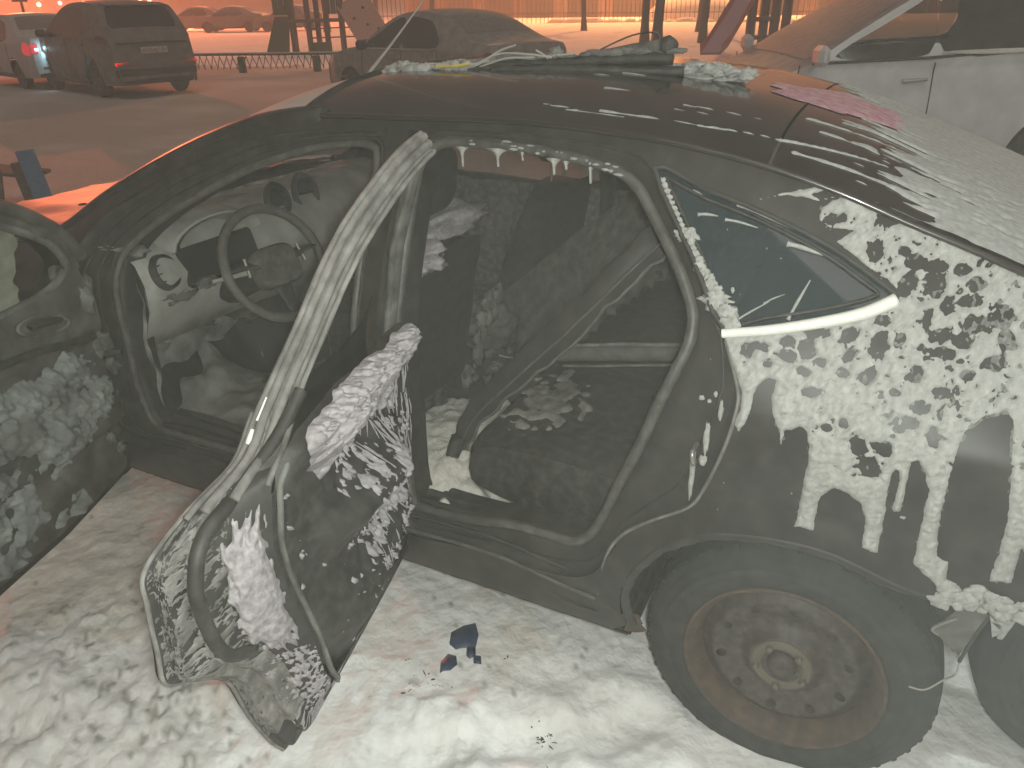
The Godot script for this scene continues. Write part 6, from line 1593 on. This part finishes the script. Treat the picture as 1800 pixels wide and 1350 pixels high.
func build_lamps() -> void:
	lamp_post("street_lamp", "tall sodium street lamp behind the picket fence", Vector3(-20.3, 0, -62.5), 13.5, Color(1.0, 0.36, 0.12), LAMP * 1.15, 0.2)
	lamp_post("street_lamp_far", "tall sodium street lamp beyond the far row of cars", Vector3(-62.0, 0, -40.0), 8.5, Color(1.0, 0.2, 0.085), LAMP * 1.9, 0.2)
	var yl := thing("yard_lamp", "white LED yard lamp on a pole off to the right of the wreck", "street lamp", Vector3(5.4, 0, -0.6))
	part("pole", tube([Vector3(0, -0.2, 0), Vector3(0, 5.0, 0)], [0.08, 0.05], 10), M.lamp_pole, yl)
	part("head", cbox(Vector3(-0.3, 5.06, 0), Vector3(0.7, 0.08, 0.28), 0.03), M.lamp_pole, yl)
	part("lens", cbox(Vector3(-0.4, 5.005, 0), Vector3(0.4, 0.02, 0.22), 0.008), glow("led_lens", Color(0.8, 0.8, 0.8), Color(1.0, 0.97, 0.92), 8.0), yl)
	var la := AreaLight3D.new()
	la.name = "yard_light"; la.area_size = Vector2(0.4, 0.22); la.light_color = Color(0.95, 1.0, 0.98); la.light_energy = YARD; la.area_range = 60.0; la.shadow_enabled = true
	yl.add_child(la); la.position = Vector3(-0.4, 4.99, 0.0); la.rotation_degrees = Vector3(-90, 0, 0)
	var spots := [[-66.0, -43.68, 2.3, "warm"], [-65.12, -44.95, 2.4, "pink"], [-64.1, -46.35, 2.35, "warm"], [-63.72, -46.86, 2.3, "warm"], [-63.34, -47.36, 2.4, "warm"], [-65.29, -52.93, 2.7, "warm"], [-64.78, -53.54, 2.6, "warm"]]
	var names := ["small warm globe lamp at the far end of the yard, beside the pink one", "small pink globe lamp at the far end of the yard", "globe lamp of the close trio at the far end, next to the pink one", "middle globe lamp of the close trio at the far end of the yard", "small warm globe lamp ending the close trio at the far end", "small warm globe lamp of the pair past the trio at the far end", "last small warm globe lamp of the row at the far end"]
	for i in spots.size():
		var s = spots[i]
		var t := thing("globe_lamp", names[i], "lamp", Vector3(s[0], 0, s[1]), 0.0, "small globe lamps at the far end of the yard")
		part("pole", tube([Vector3(0, -0.2, 0), Vector3(0, s[2] * 0.8 - 0.1, 0)], 0.03, 6), M.lamp_pole, t)
		part("globe", blob(Vector3(0, s[2] * 0.8, 0), Vector3.ONE * 0.17, 0.0, 1.0, 10), M.pink_globe if s[3] == "pink" else M.warm_globe, t)
		var l := OmniLight3D.new()
		l.name = "globe_light"; l.light_color = Color(1.0, 0.35, 0.45) if s[3] == "pink" else Color(1.0, 0.7, 0.45); l.light_energy = 2.0; l.light_size = 0.15; l.omni_range = 60.0; l.shadow_enabled = true
		t.add_child(l); l.position = Vector3(0.0, s[2] * 0.8, 0.0)
	var pole := thing("sign_post", "dark post with a square board at the far end of the yard", "sign post", Vector3(-41.64, 0, -26.15))
	part("pole", tube([Vector3(0, -0.1, 0), Vector3(0, 3.4, 0)], 0.06, 8), M.lamp_pole, pole)
	part("board", cbox(Vector3(0, 2.2, 0.05), Vector3(0.7, 0.6, 0.05), 0.01, Basis(Vector3.UP, 0.9)), M.fence_paint, pole)

const LAMP := 1350.0
const YARD := 21.0

func _ready() -> void:
	rng.seed = 20240
	nz.seed = 5; nz.frequency = 0.035; nz.noise_type = FastNoiseLite.TYPE_SIMPLEX_SMOOTH; nz.fractal_octaves = 2
	# ---- camera
	var cam := Camera3D.new()
	cam.name = "camera"
	cam.position = Vector3(0.082, 1.642, 1.403)
	cam.rotation = Vector3(-0.4568, 0.48387, -0.02)
	cam.fov = rad_to_deg(2.0 * atan(675.0 / 1381.0))
	cam.near = 0.05; cam.far = 2000.0
	add_child(cam)
	cam.current = true
	# ---- sky: low cloud lit orange by the town
	var sky := ProceduralSkyMaterial.new()
	sky.sky_top_color = lc(Color(0.075, 0.055, 0.05))
	sky.sky_horizon_color = lc(Color(0.62, 0.2, 0.105))
	sky.sky_curve = 0.06
	sky.ground_bottom_color = lc(Color(0.05, 0.04, 0.035))
	sky.ground_horizon_color = lc(Color(0.2, 0.08, 0.05))
	var env := Environment.new()
	env.background_mode = Environment.BG_SKY
	env.sky = Sky.new()
	env.sky.sky_material = sky
	env.background_energy_multiplier = 1.0
	env.tonemap_mode = Environment.TONE_MAPPER_LINEAR
	env.tonemap_exposure = 1.0
	env.fog_enabled = true
	env.fog_density = 0.0082
	env.fog_light_color = Color(1.0, 0.985, 0.94)
	env.volumetric_fog_enabled = true; env.volumetric_fog_density = 0.0
	env.sdfgi_enabled = true; env.ssao_enabled = true; env.ssil_enabled = true
	var we := WorldEnvironment.new()
	we.name = "world"; we.environment = env
	add_child(we)
	# ---- faint glow of the overcast night sky
	var sun := DirectionalLight3D.new()
	sun.name = "night_sky_glow"
	sun.light_energy = 0.15; sun.light_angular_distance = 40.0; sun.light_color = Color(1.0, 0.96, 0.92)
	sun.rotation_degrees = Vector3(-65, 20, 0); sun.shadow_enabled = true
	sun.sky_mode = DirectionalLight3D.SKY_MODE_LIGHT_ONLY
	add_child(sun)
	# ---- the photographer's phone flash, beside the lens
	var flash := SpotLight3D.new()
	flash.name = "phone_flash"
	flash.position = cam.position + Vector3(0.05, 0.03, 0.02)
	flash.rotation = cam.rotation
	flash.spot_angle = 62.0; flash.spot_angle_attenuation = 0.6; flash.spot_range = 60.0
	flash.light_energy = 2.95; flash.light_size = 0.03; flash.light_color = Color(0.975, 1.0, 0.965)
	flash.shadow_enabled = true
	add_child(flash)
	make_materials()
	plain("lamp_glass", Color(0.5, 0.52, 0.52), 0.1, 0.5)
	plain("red_lens", Color(0.25, 0.03, 0.02), 0.2)
	plain("dark_red_lens", Color(0.1, 0.02, 0.015), 0.25)
	plain("bright_handle", Color(0.55, 0.55, 0.54), 0.25, 0.6)
	plain("red_prism", Color(0.95, 0.07, 0.1), 0.07, 1.0)
	glow("red_glow_soft", Color(0.5, 0.05, 0.06), Color(1.0, 0.05, 0.08), 0.45)
	glow("white_glow", Color(0.8, 0.85, 0.9), Color(0.8, 0.97, 1.0), 1.6)
	glow("warm_globe", Color(0.8, 0.7, 0.5), Color(1.0, 0.72, 0.4), 3.0)
	glow("pink_globe", Color(0.8, 0.3, 0.4), Color(1.0, 0.25, 0.4), 3.0)
	glass("see_window", Color(0.04, 0.045, 0.045), 0.6, 0.08)
	build_ground()
	build_burnt_car()
	build_roof_load()
	build_cars()
	build_yard()
	build_lamps()
	build_loose_wheel()
	build_litter()
	build_smoke()
